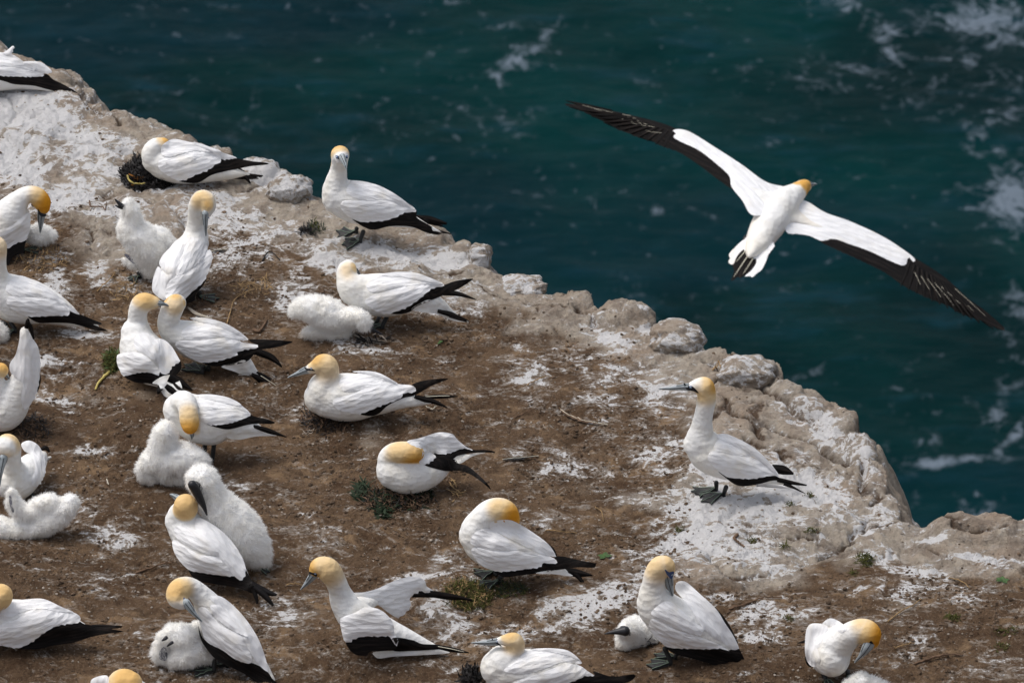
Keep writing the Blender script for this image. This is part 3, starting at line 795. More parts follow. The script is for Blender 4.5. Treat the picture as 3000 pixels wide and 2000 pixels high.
# ------------------------------------------------------------------ the birds (pictures positions read from enlarged views: origin and scale Z)
GR = 'gannets of the colony on the cliff top'
Z1 = (0, 100, 2.904); Z2 = (300, 500, 3.92); Z3 = (0, 500, 3.135); Z4 = (250, 820, 3.266); Z5 = (0, 900, 2.09)
Z6 = (350, 1100, 2.24); Z7 = (0, 1650, 2.613); Z8 = (800, 400, 2.614); Z9 = (800, 980, 3.016); Z10 = (1250, 1400, 3.92)
Z11 = (850, 1580, 3.92); Z12 = (1350, 1600, 2.476); Z13 = (1850, 1050, 3.137); Z14 = (2300, 1750, 5.88); Z15 = (1620, 270, 1.729)
B_ = [('rounded tan boulder behind the tail of the top left gannet', 185, 238, 40, 22),
 ('small grey boulder at the brink just right of the top left gannet tail', 252, 272, 22, 20),
 ('knobbly boulder at the bend of the brink below the top left gannet', 268, 318, 24, 18),
 ('flat whitewashed boulder under the tail of the gannet on black seaweed', 735, 500, 62, 32),
 ('large pale boulder at the brink between the seaweed nest and the standing gannet', 848, 552, 60, 42),
 ('upright grey boulder, right one of the pair at the brink below the standing gannet tail', 1405, 752, 34, 38),
 ('small pale boulder, left one of the pair at the brink below the standing gannet tail', 1350, 735, 26, 24),
 ('long flat pale boulder at the brink above the brown slope', 1530, 838, 66, 26),
 ('low cream boulder at the brink left of the tall pale one', 1690, 878, 38, 22),
 ('broad tan boulder at the brink with guano streaks below it', 1815, 922, 70, 36),
 ('rounded grey shoulder stone at the brink right of the broad tan boulder', 1872, 935, 36, 30),
 ('large dark grey boulder with white streaks at the middle of the brink', 1980, 985, 76, 44),
 ('large grey weathered boulder right above the lone standing gannet', 2190, 1085, 78, 42),
 ('small dark stone tucked beside the large grey weathered boulder', 2268, 1105, 18, 26),
 ('whitish slab boulder at the brink right of the weathered boulder', 2300, 1155, 40, 28),
 ('grey block at the brink halfway down the right slope', 2380, 1200, 46, 26),
 ('squared grey boulder jutting at the brink on the right slope', 2462, 1232, 40, 34),
 ('rounded end boulder at the steep right corner of the cliff', 2520, 1325, 36, 46),
 ('low tan ledge rock at the far right of the cliff edge', 2860, 1552, 100, 36),
 ('small pale ledge rock cut by the right frame edge', 2975, 1572, 50, 26)]

def lumps():
    L = []
    for i, (lb, cx, cy, rx, ry) in enumerate(B_):
        if i in (4, 5, 7, 11, 12): continue
        q = on_plane(cx, cy+ry*.2, 0.0); m = float((q-C0)@FWD)/FPX
        L.append((q[0], q[1], rx*m*1.35, ry*m*1.9, ry*m*.95, i))
    for i, (cx, cy, rx, ry) in enumerate([(1240,690,50,20),(1100,650,50,22),(630,440,40,18),(500,385,40,18),(400,358,36,16),(340,340,30,14),(2085,1045,40,24),(2420,1190,34,20),(2560,1400,30,50),(2600,1470,30,40),(2250,1130,50,24),(2150,1110,60,24),(2330,1200,50,22),(2440,1300,60,26),(2750,1545,40,14),(1600,862,30,12)]):
        q = on_plane(cx, cy+ry*.3, 0.0); m = float((q-C0)@FWD)/FPX; L.append((q[0], q[1], rx*m*1.3, ry*m*1.9, ry*m*.7, 30+i))
    return L
LUMP += lumps()
MOUND_PX = [(520,545,.22,.035),(1040,1230,.26,.045),(1190,1440,.24,.05),(1290,1760,.25,.03),(470,1060,.3,.03),(330,1150,.25,.03),(1000,960,.25,.02),(60,1270,.2,.03),(120,760,.2,.03)]
for (mx, my, mr, mh) in MOUND_PX:
    q = on_plane(mx, my, 0.0); MOUND.append((q[0], q[1]+.06, mr, mh))

def gannet(label, Z, base, Y0=None): return Bird('gannet', label, 'gannet', Z, base, GR, Y0=Y0)
def chick(label, Z, base): return Bird('gannet_chick', label, 'chick', Z, base, 'downy gannet chicks')

# A13 standing alone at the right
b = gannet('lone standing gannet on pale rock, neck upright and bill pointing left', Z13, (850, 1290))
b.body([(1455,1165,12),(1330,1120,38),(1230,1085,70),(1100,1035,112),(960,980,158),(820,915,188),(700,850,190),(625,790,152)],
       [(720,830,150),(640,740,140),(645,650,108),(655,560,90),(675,460,86),(690,380,88),(688,310,88),(665,258,94),(610,250,72),(560,258,50)],
       gold=[(715,260,0,30,160,1.1),(690,300,.0,50,205,.55)])
b.bill([(560,262,42),(500,262,36),(440,266,27),(360,274,19),(255,278,6)])
b.eye(545,265); b.patch('face_skin', [(478,222),(520,250),(565,258),(618,318),(562,298),(505,283)])
b.wing([(698,905),(735,850),(800,850),(900,868),(1060,892),(1200,950),(1300,1030),(1350,1080),(1300,1072),(1215,1085),(1100,1102),(980,1098),(880,1086),(790,1025),(730,965)],
       [(795,1035),(880,1080),(1000,1090),(1215,1070),(1300,1060),(1355,1090),(1480,1165),(1600,1240),(1500,1200),(1385,1130),(1300,1120),(1180,1150),(1040,1172),(950,1155),(860,1090)],
       mirror=False, anchors=[(1560,1210,-.01,60)])
w = b.shell('scapulars', [(760,800),(850,705),(1000,750),(1120,830),(1230,930),(1340,1050),(1220,970),(1110,900),(1000,885),(860,860),(780,850)])
w = b.wing([(780,720),(860,690),(1000,745),(1130,820),(1250,930),(1350,1060),(1290,1030),(1150,900),(1000,820)], blades=[([(1290,1010,.08),(1400,1025,.08),(1490,1060,.07)], [38,42,8])], mirror=False, off=.003, bulge=.004)
b.part('tail', 'covert', [b.blade([(1150,1140),(1300,1160),(1480,1188)], [34,26,6], .02)])
b.part('tail_feathers', 'black', [b.blade([(1340,1110),(1450,1135),(1610,1163)], [22,20,6], -.01, push=.01), b.blade([(1400,1150),(1500,1190),(1590,1235)], [16,10,3], -.03)])
b.leg(870,1180,-.03,(850,1275),(610,1335)); b.leg(780,1140,.05,(780,1215),(520,1240))

# A3 standing on the brink
b = gannet('gannet standing on the brink, face to the camera, dark sea behind its head', Z8, (675, 790))
b.body([(1290,732,6),(1170,690,28),(1070,652,52),(970,615,86),(860,572,126),(740,528,158),(620,500,166),(515,465,145)],
       [(600,500,150),(500,430,128),(487,350,92),(497,280,70),(505,225,64),(511,175,66,-.015),(514,140,73,-.02),(520,160,56,-.05)],
       gold=[(500,82,.01,60,132,.78),(440,165,.02,30,88,.72),(590,160,.03,15,62,.7)])
b.bill([(530,158,30,-.085),(540,182,25,-.105),(552,215,15,-.13),(563,252,4,-.155)], wide=.9)
b.eye(488,158,.006); b.eye(567,156,.006); b.patch('face_skin', [(478,145),(500,150),(520,162),(556,156),(574,148),(560,170),(548,170),(520,176),(495,172)])
b.wing([(515,535),(540,492),(640,492),(760,482),(900,470),(1000,510),(1080,550),(1098,575),(1040,578),(985,585),(950,612),(860,640),(760,650),(670,652),(600,622),(545,585)],
       [(605,632),(670,650),(860,636),(960,600),(985,570),(1095,572),(1100,620),(1180,668),(1240,708),(1282,752),(1180,738),(1060,692),(900,687),(770,715),(690,690)], mirror=False, anchors=[(1250,730,0,40)])
b.shell('scapulars', [(560,420),(620,342),(780,365),(900,420),(1000,490),(1090,555),(980,525),(860,480),(740,490),(640,475)])
b.wing([(580,340),(700,345),(830,385),(950,450),(1050,530),(1000,520),(850,440),(700,400)], blades=[([(1090,615,.07),(1200,635,.07),(1330,668,.08)], [14,26,9]), ([(1150,640,.06),(1250,670,.07),(1300,684,.07)], [20,14,4])], mirror=False, off=.002, bulge=.004)
b.part('tail_feathers', 'black', [b.blade([(1120,680),(1230,715),(1362,745)], [14,13,4], .03), b.blade([(1100,680),(1200,720),(1290,748)], [10,10,3], .0)])
b.leg(690,730,-.03,(672,798),(525,828)); b.leg(640,705,.05,(640,742),(480,728))

# A25 feeding its chick
b = gannet('gannet seen from behind its head, standing over the fluffy chick with its wing tips raised', Z8, (850, 1460))
b.body([(1420,1385,10),(1370,1350,22),(1290,1292,45),(1200,1250,78),(1120,1222,112),(1000,1215,148),(870,1215,170),(740,1205,162),(630,1180,130)],
       [(700,1200,140),(600,1140,118),(566,1075,84,.02),(568,1025,77,.04),(578,1005,66,.06)],
       gold=[(572,990,-.02,50,170,.36),(650,985,.02,20,88,.85)])
b.bill([(620,1010,24,.12),(650,1040,14,.16),(690,1080,4,.2)])
b.wing([(700,1268),(730,1232),(850,1190),(1000,1150),(1130,1112),(1210,1088),(1300,1125),(1308,1142),(1215,1162),(1130,1232),(1050,1290),(960,1330),(880,1355),(800,1340),(735,1302)],
       [(805,1338),(900,1352),(1050,1285),(1210,1150),(1300,1138),(1400,1105),(1520,1088),(1522,1100),(1430,1160),(1330,1205),(1190,1262),(1100,1300),(1040,1345),(940,1360)], mirror=False, anchors=[(1500,1095,-.03,40)])
b.shell('scapulars', [(720,1120),(880,1050),(1000,1038),(1110,1050),(1230,1092),(1300,1130),(1130,1128),(960,1155),(800,1190),(730,1180)])
b.wing([(800,1060),(960,1035),(1100,1045),(1200,1080),(1290,1120),(1180,1110),(1000,1075)], blades=[([(1290,1195,.06),(1420,1205,.06),(1558,1250,.05)], [22,18,3])], mirror=False, off=.002, bulge=.004)
b.part('tail', 'white', [b.drape([(1060,1325),(1120,1280),(1210,1250),(1320,1325),(1500,1410),(1430,1418),(1370,1408),(1260,1362),(1150,1345)], .002,.004,.012)])
b.part('tail_feathers', 'black', [b.blade([(1260,1335),(1370,1365),(1500,1412)], [14,20,4], -.04), b.blade([(1350,1375),(1430,1400),(1490,1420)], [10,10,3], -.045)])
b.leg(870,1385,0,(840,1472),(770,1455)); b.leg(820,1370,.06,(800,1440),(720,1430))

# A2 asleep on the black nest
b = gannet('gannet with its head tucked into ruffled back feathers, sitting on a heap of black seaweed', Z1, (1600, 1262))
b.body([(2120,1195,10),(2040,1188,34),(1960,1180,62),(1880,1165,92),(1760,1135,140),(1640,1112,168),(1500,1110,165),(1380,1100,140),(1315,1080,108)],
       [(1400,1080,140),(1310,1050,104),(1295,1000,88),(1330,950,70),(1390,930,52)], gold=[(1420,895,.0,30,80,.9),(1390,900,.0,30,95,.45)])
b.wing([(1350,1140),(1362,1070),(1500,1060),(1700,1010),(1800,1000),(1885,1005),(1870,1050),(1880,1080),(1830,1110),(1790,1140),(1680,1190),(1560,1240),(1500,1240),(1420,1200)],
       [(1515,1242),(1680,1180),(1800,1125),(1880,1055),(2000,1055),(2130,1080),(2270,1095),(2272,1110),(2130,1125),(2020,1147),(1930,1165),(1800,1200),(1700,1260),(1620,1268)], mirror=False, cov2=[[(1390,1060),(1450,960),(1600,950),(1780,960),(1885,1000),(1840,1020),(1700,1040),(1560,1110),(1450,1120)]], anchors=[(2240,1100,0,50)], scal=5)
b.shell('scapulars', [(1372,960),(1420,915),(1485,892),(1600,915),(1710,935),(1830,980),(1880,1005),(1780,1000),(1660,990),(1560,1010),(1450,1040),(1380,1030)], off=.006, scal=4)
b.wing([(1640,925),(1720,935),(1890,1005),(2003,1045),(1985,1058),(1880,1062),(1800,1000)], blades=[([(1960,1140,.02),(2060,1185,.0),(2130,1270,-.03)], [30,28,6])], mirror=False, off=.006, bulge=.006)
b.part('tail_feathers', 'black', [b.blade([(1975,1195),(2100,1205),(2255,1208)], [24,22,5], .02), b.blade([(1975,1215),(2080,1220),(2200,1228)], [16,16,4], .0)])

# A1 cut by the left frame edge, top
b = gannet('gannet at the top left corner, only ruffled back and black wing showing', Z1, (-60, 530))
b.body([(470,485,14),(330,432,48),(200,392,88),(50,350,140),(-100,330,172),(-240,325,182),(-330,300,150)],
       [(-300,310,150),(-360,230,110),(-400,130,80),(-420,30,70),(-440,-40,68),(-500,-60,50)], gold=[(-440,-40,0,50,180,1)])
b.bill([(-500,-62,34),(-600,-50,22),(-740,-30,5)])
b.wing([(-220,330),(-200,260),(0,250),(160,250),(260,280),(375,345),(300,362),(150,360),(0,355),(-150,345)],
       [(-170,350),(0,352),(150,352),(380,338),(450,385),(560,440),(660,500),(690,545),(600,520),(480,490),(380,465),(280,440),(120,428),(30,400)], mirror=False, anchors=[(650,515,-.02,50)], scal=4)
b.shell('scapulars', [(-220,220),(-150,150),(0,155),(95,172),(160,205),(230,260),(300,310),(200,290),(60,270),(-100,270)], scal=5)
b.wing([(200,235),(340,238),(420,292),(438,325),(370,334),(300,305),(230,270)], mirror=False, off=.012, bulge=.008, cov2=[[(20,165),(60,140),(105,103),(121,112),(100,150),(96,178),(60,180)]])
b.part('tail_feathers', 'black', [b.blade([(380,460),(520,495),(660,535)], [14,16,4], .03)])

# A4 left edge with small chick under bill
b = gannet('gannet with deep gold head arched down over a small chick at the left edge', Z3, (110, 790))
b.body([(-420,780,46,-.08),(-260,690,110,-.05),(-110,600,165,-.02),(30,500,190),(120,440,165)],
       [(40,470,175),(120,350,140),(175,275,100),(240,225,82),(310,218,79),(360,250,84),(388,300,84),(398,335,66)],
       gold=[(420,290,0,60,210,1.35),(360,230,0,40,190,.55)])
b.bill([(385,385,44),(378,430,35),(374,490,24),(369,565,7)]); b.patch('face_skin', [(350,350),(375,385),(420,400),(425,415),(390,425),(355,400)])
b.wing([(-100,600),(0,545),(100,510),(180,450),(250,388),(275,400),(272,520),(238,632),(150,662),(70,710),(-30,720),(-120,700)],
       [(-100,700),(60,705),(140,655),(238,625),(228,690),(205,760),(120,790),(60,900),(-20,950),(-150,900)], mirror=False)
b.leg(190,700,0,(215,755),(385,735))
c = chick('small white chick huddled beneath the gold headed gannet at the left edge', Z3, (380, 705))
c.fuzz(5000, .018, chains=[[(270,590,70),(330,585,95),(400,590,102),(450,590,66)]])

# A6 left edge facing left
b = gannet('gannet with pale neck at the left edge, folded wings pointing right over brown soil', Z3, (130, 1470))
b.body([(900,1430,16),(800,1405,36),(700,1370,66),(600,1320,112),(450,1255,164),(300,1212,208),(150,1180,222),(10,1130,208),(-70,1080,175)],
       [(-20,1100,190),(-58,980,150),(-45,850,105),(-34,740,98),(-40,690,96),(-100,700,60)], gold=[(-40,700,0,60,200,.45)])
b.bill([(-130,705,40),(-240,720,26),(-380,740,6)]); b.eye(-95,690)
b.wing([(60,1200),(90,1152),(250,1162),(400,1165),(520,1200),(600,1240),(640,1290),(620,1325),(500,1330),(380,1335),(250,1335),(150,1290),(80,1245)],
       [(250,1330),(400,1330),(600,1320),(640,1285),(740,1320),(850,1365),(935,1400),(920,1415),(850,1408),(900,1430),(990,1470),(880,1465),(760,1430),(650,1402),(500,1395),(350,1395)], mirror=False, anchors=[(960,1455,-.02,60)])
b.shell('scapulars', [(50,1080),(150,965),(300,1000),(450,1080),(600,1210),(735,1318),(640,1285),(560,1215),(420,1165),(250,1155),(110,1145)])
b.leg(100,1400,0,(140,1490),(-30,1540)); b.leg(20,1390,.05,(60,1450),(-80,1480))
c = chick('white chick mostly hidden at the left edge beneath its parent', Z3, (0, 1575))
c.fuzz(3000, .018, chains=[[(-40,1440,70),(-5,1480,80),(-10,1540,70)]])

# A5 upright preening, back view
b = gannet('gannet seen from behind, preening its breast with bill pointing straight down, near the leaning chick', Z2, (930, 1490))
b.body([(790,1500,60,-.16),(820,1420,155,-.11),(850,1330,215,-.07),(890,1220,258,-.03),(935,1100,262,.02),(980,980,245,.06),(1040,860,198,.1),(1075,770,158,.12)],
       [(1060,820,170,.1),(1075,700,130,.12),(1076,590,104,.12),(1076,500,96,.11),(1085,410,100,.10),(1120,335,100,.09),(1165,312,94,.08),(1208,350,95,.07),(1215,420,90,.06),(1205,480,62,.05)],
       gold=[(1200,400,.0,60,170,.85),(1110,340,.02,90,300,.46)])
b.bill([(1185,490,50,.035),(1182,560,42,.03),(1184,640,30,.025),(1188,750,8,.02)]); b.patch('face_skin', [(1160,470),(1185,480),(1210,530),(1240,548),(1205,545),(1180,520)], 'blue')
b.wing([(655,1040),(700,960),(790,870),(860,800),(930,780),(935,900),(875,1050),(840,1175),(790,1192),(740,1180),(690,1130),(655,1080)], mirror=False,
       cov2=[[(640,1100),(700,1160),(740,1190),(840,1178),(800,1250),(745,1300),(735,1480),(640,1450),(575,1380),(573,1290),(600,1180)]], off=.009, bulge=.015)
b.wing([(1115,1040),(1160,960),(1210,910),(1245,915),(1262,990),(1240,1080),(1190,1210),(1130,1300),(1020,1390),(930,1475),(740,1485),(745,1310),(850,1200),(1000,1150)],
       blk=[(930,1460),(1060,1370),(1170,1265),(1210,1230),(1130,1350),(1070,1420),(1055,1490),(960,1525),(850,1530)], mirror=False, off=.006, bulge=.012)
b.shell('scapulars', [(930,800),(1010,760),(1110,790),(1200,860),(1190,930),(1110,1040),(990,1150),(850,1200),(850,1150),(890,1030),(940,900)], off=.003, bulge=.012)
b.leg(1120,1400,-.02,(1095,1475),(1385,1480),size=.105)
# C2 leaning chick
c = chick('large chick leaning upright with open dark bill and grey flipper wing, behind the preening gannet', Z2, (520, 1250))
c.fuzz(13000, .020, comb=(.3, 0, -.6), chains=[[(600,1150,110,-.02),(560,1020,160),(500,900,190),(440,790,200),(350,700,175),(315,640,150),(330,550,115),(320,450,106),(300,385,86),(290,370,70)],
       [(450,800,180),(600,800,180,.05),(700,860,160,.06),(760,900,120,.08)], [(560,900,170),(600,1080,150),(560,1140,110)], [(240,1010,26),(330,1070,46),(430,1100,36),(500,1060,60)]])
c.part('bill', 'dkbill', [c.blade([(235,420,-.03),(190,375,-.03),(142,325,-.03)], [34,22,5], th=.008), c.blade([(235,430,-.03),(190,418,-.03),(145,398,-.03)], [20,15,5], th=.008)])
c.patch('flipper', [(250,965),(290,960),(360,1020),(435,1085),(400,1090),(320,1040)], 'greyskin', off=.004)
c.leg(420,1180,0,(440,1240),(340,1270),size=.07)
# A7 dark-winged back view bird of the pair
b = gannet('gannet with drooped black wings seen from behind, touching heads with its mate beside green moss', Z4, (560, 985))
b.body([(860,1090,26,-.16),(790,1040,42,-.13),(720,960,84,-.09),(650,880,160,-.05),(600,800,215,-.02),(550,700,232,.02),(510,600,205,.05),(490,520,165,.07)],
       [(510,580,180,.05),(500,470,128,.08),(498,380,96,.09),(505,300,94,.09),(540,225,98,.09),(600,212,88,.09),(655,215,66,.09)],
       gold=[(580,150,.09,60,200,.75),(660,240,.09,20,90,.9)])
b.bill([(680,222,38,.085),(720,225,28,.08),(770,235,14,.08),(800,250,5,.08)])
b.wing([(300,742),(320,708),(440,688),(520,700),(600,742),(680,822),(715,880),(700,912),(620,885),(500,885),(365,915),(330,862),(305,805)],
       [(365,908),(500,876),(620,876),(702,908),(690,1000),(600,988),(500,985),(420,955)], mirror=False, off=.008, bulge=.014)
b.wing([(690,560),(760,575),(830,640),(900,760),(906,780),(830,822),(800,882),(760,902),(715,880),(690,800),(640,710),(650,620)],
       [(715,878),(760,895),(800,878),(830,812),(905,772),(918,840),(880,900),(840,930),(780,1000),(700,1092),(684,1060),(695,980)], mirror=False, off=.008, bulge=.014,
       blades=[([(800,930,-.12),(900,975,-.12),(1025,1055,-.13)], [45,40,6])], anchors=[(700,1080,-.2,30)])
b.shell('scapulars', [(470,560),(560,500),(640,540),(700,600),(690,700),(640,760),(560,700),(480,660)], off=.003, bulge=.010)
b.part('tail', 'white', [b.drape([(640,985),(700,1005),(740,1090),(780,1122),(850,1100),(925,1052),(900,960),(840,910),(740,920)], .001,.003,.008)])
b.part('tail_feathers', 'black', [b.blade([(770,1010,-.17),(820,1050,-.18),(870,1090,-.19)], [22,32,22], push=.012), b.blade([(840,980,-.15),(890,1030,-.17),(930,1052,-.18)], [10,16,8], push=.012)])

# A8 mate
b = gannet('gannet with pale nape turned away, neck pressed to its mate, tail pointing lower right', Z4, (1130, 880))
b.body([(1760,1035,14),(1660,950,42),(1580,875,66),(1500,785,92),(1430,715,130),(1320,650,176),(1170,602,212),(1030,570,190),(900,520,152),(820,480,120)],
       [(860,520,130),(795,430,108),(808,340,106),(836,270,106),(862,232,99),(880,222,88,.03)],
       gold=[(858,230,-.05,70,200,.36),(865,125,.0,30,120,.78),(765,185,.0,15,75,.75),(960,215,-.01,10,65,.7)])
b.bill([(890,235,36,.12),(910,260,20,.17),(930,300,5,.22)])
b.wing([(860,622),(890,585),(1000,578),(1140,572),(1240,560),(1400,565),(1520,600),(1648,620),(1640,650),(1540,660),(1450,690),(1450,715),(1350,750),(1250,775),(1120,787),(1000,742),(900,672)],
       [(1110,783),(1250,772),(1450,706),(1440,680),(1640,636),(1580,590),(1570,568),(1750,570),(1960,585),(1978,598),(1850,640),(1710,662),(1640,680),(1560,770),(1450,805),(1280,825),(1180,815)], mirror=False, anchors=[(1940,595,-.03,60)])
b.shell('scapulars', [(940,470),(1100,395),(1300,420),(1450,505),(1560,568),(1470,575),(1300,540),(1150,562),(1000,570),(930,540)])
b.wing([(1000,365),(1150,362),(1300,400),(1400,445),(1490,505),(1555,565),(1440,510),(1250,430),(1100,400)], blades=[([(1620,680,.03),(1780,740,.02),(1880,832,0)], [34,32,7])], mirror=False, off=.003, bulge=.004)
b.part('tail', 'white', [b.drape([(1300,830),(1420,800),(1530,768),(1640,880),(1900,1048),(1840,1050),(1760,1048),(1600,980),(1460,890)], .001,.005,.012)])
b.part('tail_feathers', 'black', [b.blade([(1590,900,-.06),(1720,975,-.06),(1870,1058,-.06)], [16,38,8], push=.012), b.blade([(1640,880,-.04),(1770,960,-.04),(1900,1050,-.04)], [10,24,4], push=.008)])
b.part('tail_shaft', 'shaft', [b.blade([(1680,915,-.07),(1790,985,-.07),(1885,1052,-.07)], [3,3,2], push=.02)])
b.leg(1130,830,-.01,(1120,905),(930,800)); b.leg(1180,830,.04,(1180,870),(1000,850))

# A10 bowing with head toward camera
b = gannet('gannet curling its long golden head down its breast, right above the huddled chick', Z6, (605, 572))
b.body([(1010,388,10),(930,366,32),(860,342,62),(790,318,96),(700,298,130),(600,300,162),(490,275,155),(400,225,118)],
       [(470,230,120),(410,185,88,-.01),(432,175,74,-.05),(448,215,66,-.09),(455,265,64,-.12),(462,315,64,-.14),(463,330,56,-.15)],
       gold=[(463,365,-.17,10,190,1.25,392,100,530,392),(455,260,-.15,20,150,.42,385,100,526,392)])
b.bill([(468,350,26,-.12),(475,390,16,-.09),(480,430,5,-.05)])
b.wing([(515,225),(560,200),(640,210),(760,200),(830,225),(862,252),(850,263),(760,300),(640,322),(560,312),(520,275)],
       [(560,312),(640,318),(760,294),(850,256),(862,250),(880,265),(1010,300),(1005,316),(900,315),(830,325),(720,352),(640,340)], mirror=False, anchors=[(990,308,-.02,30)])
b.shell('scapulars', [(510,170),(560,125),(720,150),(800,195),(850,240),(760,215),(640,215),(540,225)])
b.wing([(500,130),(600,122),(720,145),(800,190),(760,195),(640,165)], blades=[([(880,290,.06),(940,290,.06),(1000,300,.05)], [12,12,4])], mirror=False, off=.002, bulge=.004)
b.part('tail', 'white', [b.drape([(700,400),(800,350),(885,325),(960,360),(1040,392),(900,398),(780,420)], .001,.004,.01)])
b.part('tail_feathers', 'black', [b.blade([(880,330,-.01),(980,362,-.01),(1098,402,-.01)], [10,17,3], push=.02)])
b.leg(620,455,-.01,(612,568),(560,600),size=.08); b.leg(560,450,.05,(560,530),(480,545),size=.08)
c = chick('huddled white chick with a dangling wing stub, in front of the bowing gannet', Z6, (330, 725))
c.fuzz(12000, .019, chains=[[(215,560,85),(300,540,110),(420,545,118),(520,560,80),(560,590,45)], [(250,520,80),(280,440,84),(290,370,74),(300,350,66)], [(300,370,66),(350,400,40)], [(200,560,70),(150,610,46),(185,670,52),(215,690,46)], [(300,600,90),(320,670,55),(380,680,50),(430,670,45)]])

# C5 big chick and A16
c = chick('tall white chick with a long black bill pressed to its breast, standing between two gannets', Z6, (900, 1268))
c.fuzz(16000, .020, chains=[[(930,1230,60),(900,1170,110),(820,1070,158),(740,970,160),(660,870,132),(600,790,110),(570,730,104),(545,680,104),(530,675,100)]])
c.part('bill', 'dkbill', [loft(*c.chain([(478,715,30,-.09),(500,750,32,-.085),(530,810,26,-.085),(555,860,16,-.09),(573,912,6,-.095)], 5), 12)])
c.patch('face_skin', [(465,720),(485,690),(520,700),(545,740),(530,790),(500,780)], 'dkbill', off=.006)
c.eye(478,705,.004,'dkbill',False)
c.leg(880,1230,0,(900,1275),(980,1290),size=.06)
b = gannet('gannet seen from behind with plain golden head, in front of the tall chick', Z6, (620, 1375))
b.body([(850,1370,24,-.12),(800,1325,62,-.09),(740,1275,100,-.06),(670,1215,138,-.03),(590,1150,166,0),(510,1080,164,.04),(440,1010,130,.07),(400,960,108,.09)],
       [(450,1000,120,.07),(405,930,96,.09),(420,900,88,.08),(434,872,83,.07),(434,852,80,.06)],
       gold=[(434,850,.03,90,135,.72),(470,880,.0,30,120,.2)])
b.bill([(385,805,26,.10),(360,790,18,.12),(335,780,7,.14)])
b.wing([(345,1090),(370,1078),(420,1110),(520,1170),(640,1190),(720,1230),(745,1300),(738,1314),(640,1305),(540,1290),(460,1275),(400,1222),(360,1160)],
       [(455,1268),(540,1282),(740,1305),(795,1335),(815,1262),(850,1310),(882,1375),(880,1428),(780,1392),(600,1362),(500,1340)], mirror=False, off=.007, bulge=.015, anchors=[(870,1400,-.16,30)])
b.wing([(500,935),(560,945),(680,1025),(770,1130),(826,1250),(800,1340),(740,1300),(700,1240),(610,1160),(530,1080),(500,1010)], mirror=False, off=.006, bulge=.012)
b.shell('scapulars', [(360,1000),(420,985),(520,1020),(600,1090),(650,1170),(560,1165),(460,1120),(380,1070)], off=.003, bulge=.010)
b.part('tail_feathers', 'weed', [b.blade([(860,1360,-.15),(940,1410,-.15),(1032,1438,-.15)], [18,26,8]), b.blade([(870,1380,-.16),(950,1440,-.17),(1010,1508,-.18)], [14,20,8]), b.blade([(870,1385,-.16),(890,1430,-.17),(905,1495,-.18)], [14,16,7])])

# A17 preening, and its chick
b = gannet('gannet curving its neck to preen its wing, beside the grey spotted chick', Z7, (1650, 838))
b.body([(2085,890,26,-.09),(2030,830,52,-.07),(1970,775,86,-.05),(1900,705,125,-.03),(1820,610,158,0),(1730,505,168,.03),(1650,405,142,.05),(1590,320,110,.06)],
       [(1620,350,115,.05),(1560,270,92,.06),(1500,208,78,.06),(1440,180,80,.05),(1385,195,90,.03),(1358,235,90,.01),(1362,275,76,-.01),(1390,300,56,-.02)],
       gold=[(1345,200,.0,50,140,.75),(1390,200,.0,30,170,.5)])
b.bill([(1425,300,36,-.035),(1455,340,30,-.045),(1490,385,20,-.055),(1545,442,6,-.065)]); b.patch('face_skin', [(1408,255),(1420,280),(1430,320),(1425,350),(1410,330),(1402,290)], 'blue'); b.eye(1412,285,.005)
b.wing([(1512,362),(1540,330),(1590,350),(1640,420),(1700,480),(1800,520),(1905,556),(1885,610),(1922,700),(1915,762),(1800,730),(1700,660),(1600,610),(1560,565),(1540,480)],
       [(1518,470),(1545,555),(1600,606),(1700,658),(1800,728),(1915,755),(1990,785),(2045,822),(2085,880),(2125,925),(2000,925),(1850,832),(1720,772),(1640,722),(1560,622),(1528,550)], mirror=False, off=.008, bulge=.015)
b.wing([(1600,260),(1700,255),(1850,385),(1970,560),(2032,720),(2047,822),(1990,782),(1930,705),(1880,610),(1850,520),(1780,420),(1680,330)], mirror=False, off=.004, bulge=.010)
b.shell('scapulars', [(1610,320),(1700,330),(1800,440),(1900,555),(1800,520),(1700,455),(1640,400)], off=.008, bulge=.010)
b.leg(1640,745,-.01,(1640,828),(1450,832)); b.leg(1700,760,.05,(1740,790),(1560,785))
c = chick('huddled chick with grey spotted wing stub and two small dark bill tips', Z7, (1430, 818))
c.fuzz(12000, .018, chains=[[(1540,520,100,.05),(1520,600,140,.04),(1440,670,140),(1370,710,100),(1330,730,80)], [(1420,560,110),(1350,545,100),(1330,540,92)], [(1260,560,55),(1225,640,60),(1225,700,62),(1250,720,55)], [(1500,650,120),(1580,700,80)]])
c.part('bill', 'dkbill', [c.blade([(1280,560,-.10),(1262,575,-.11),(1238,592,-.11)], [14,13,4], th=.007), c.blade([(1325,598,-.11),(1305,612,-.12),(1278,634,-.12)], [12,12,4], th=.007)])
c.patch('wing_stub', [(1245,640),(1275,650),(1283,700),(1270,740),(1230,735),(1215,700)], 'greyskin', off=.004)

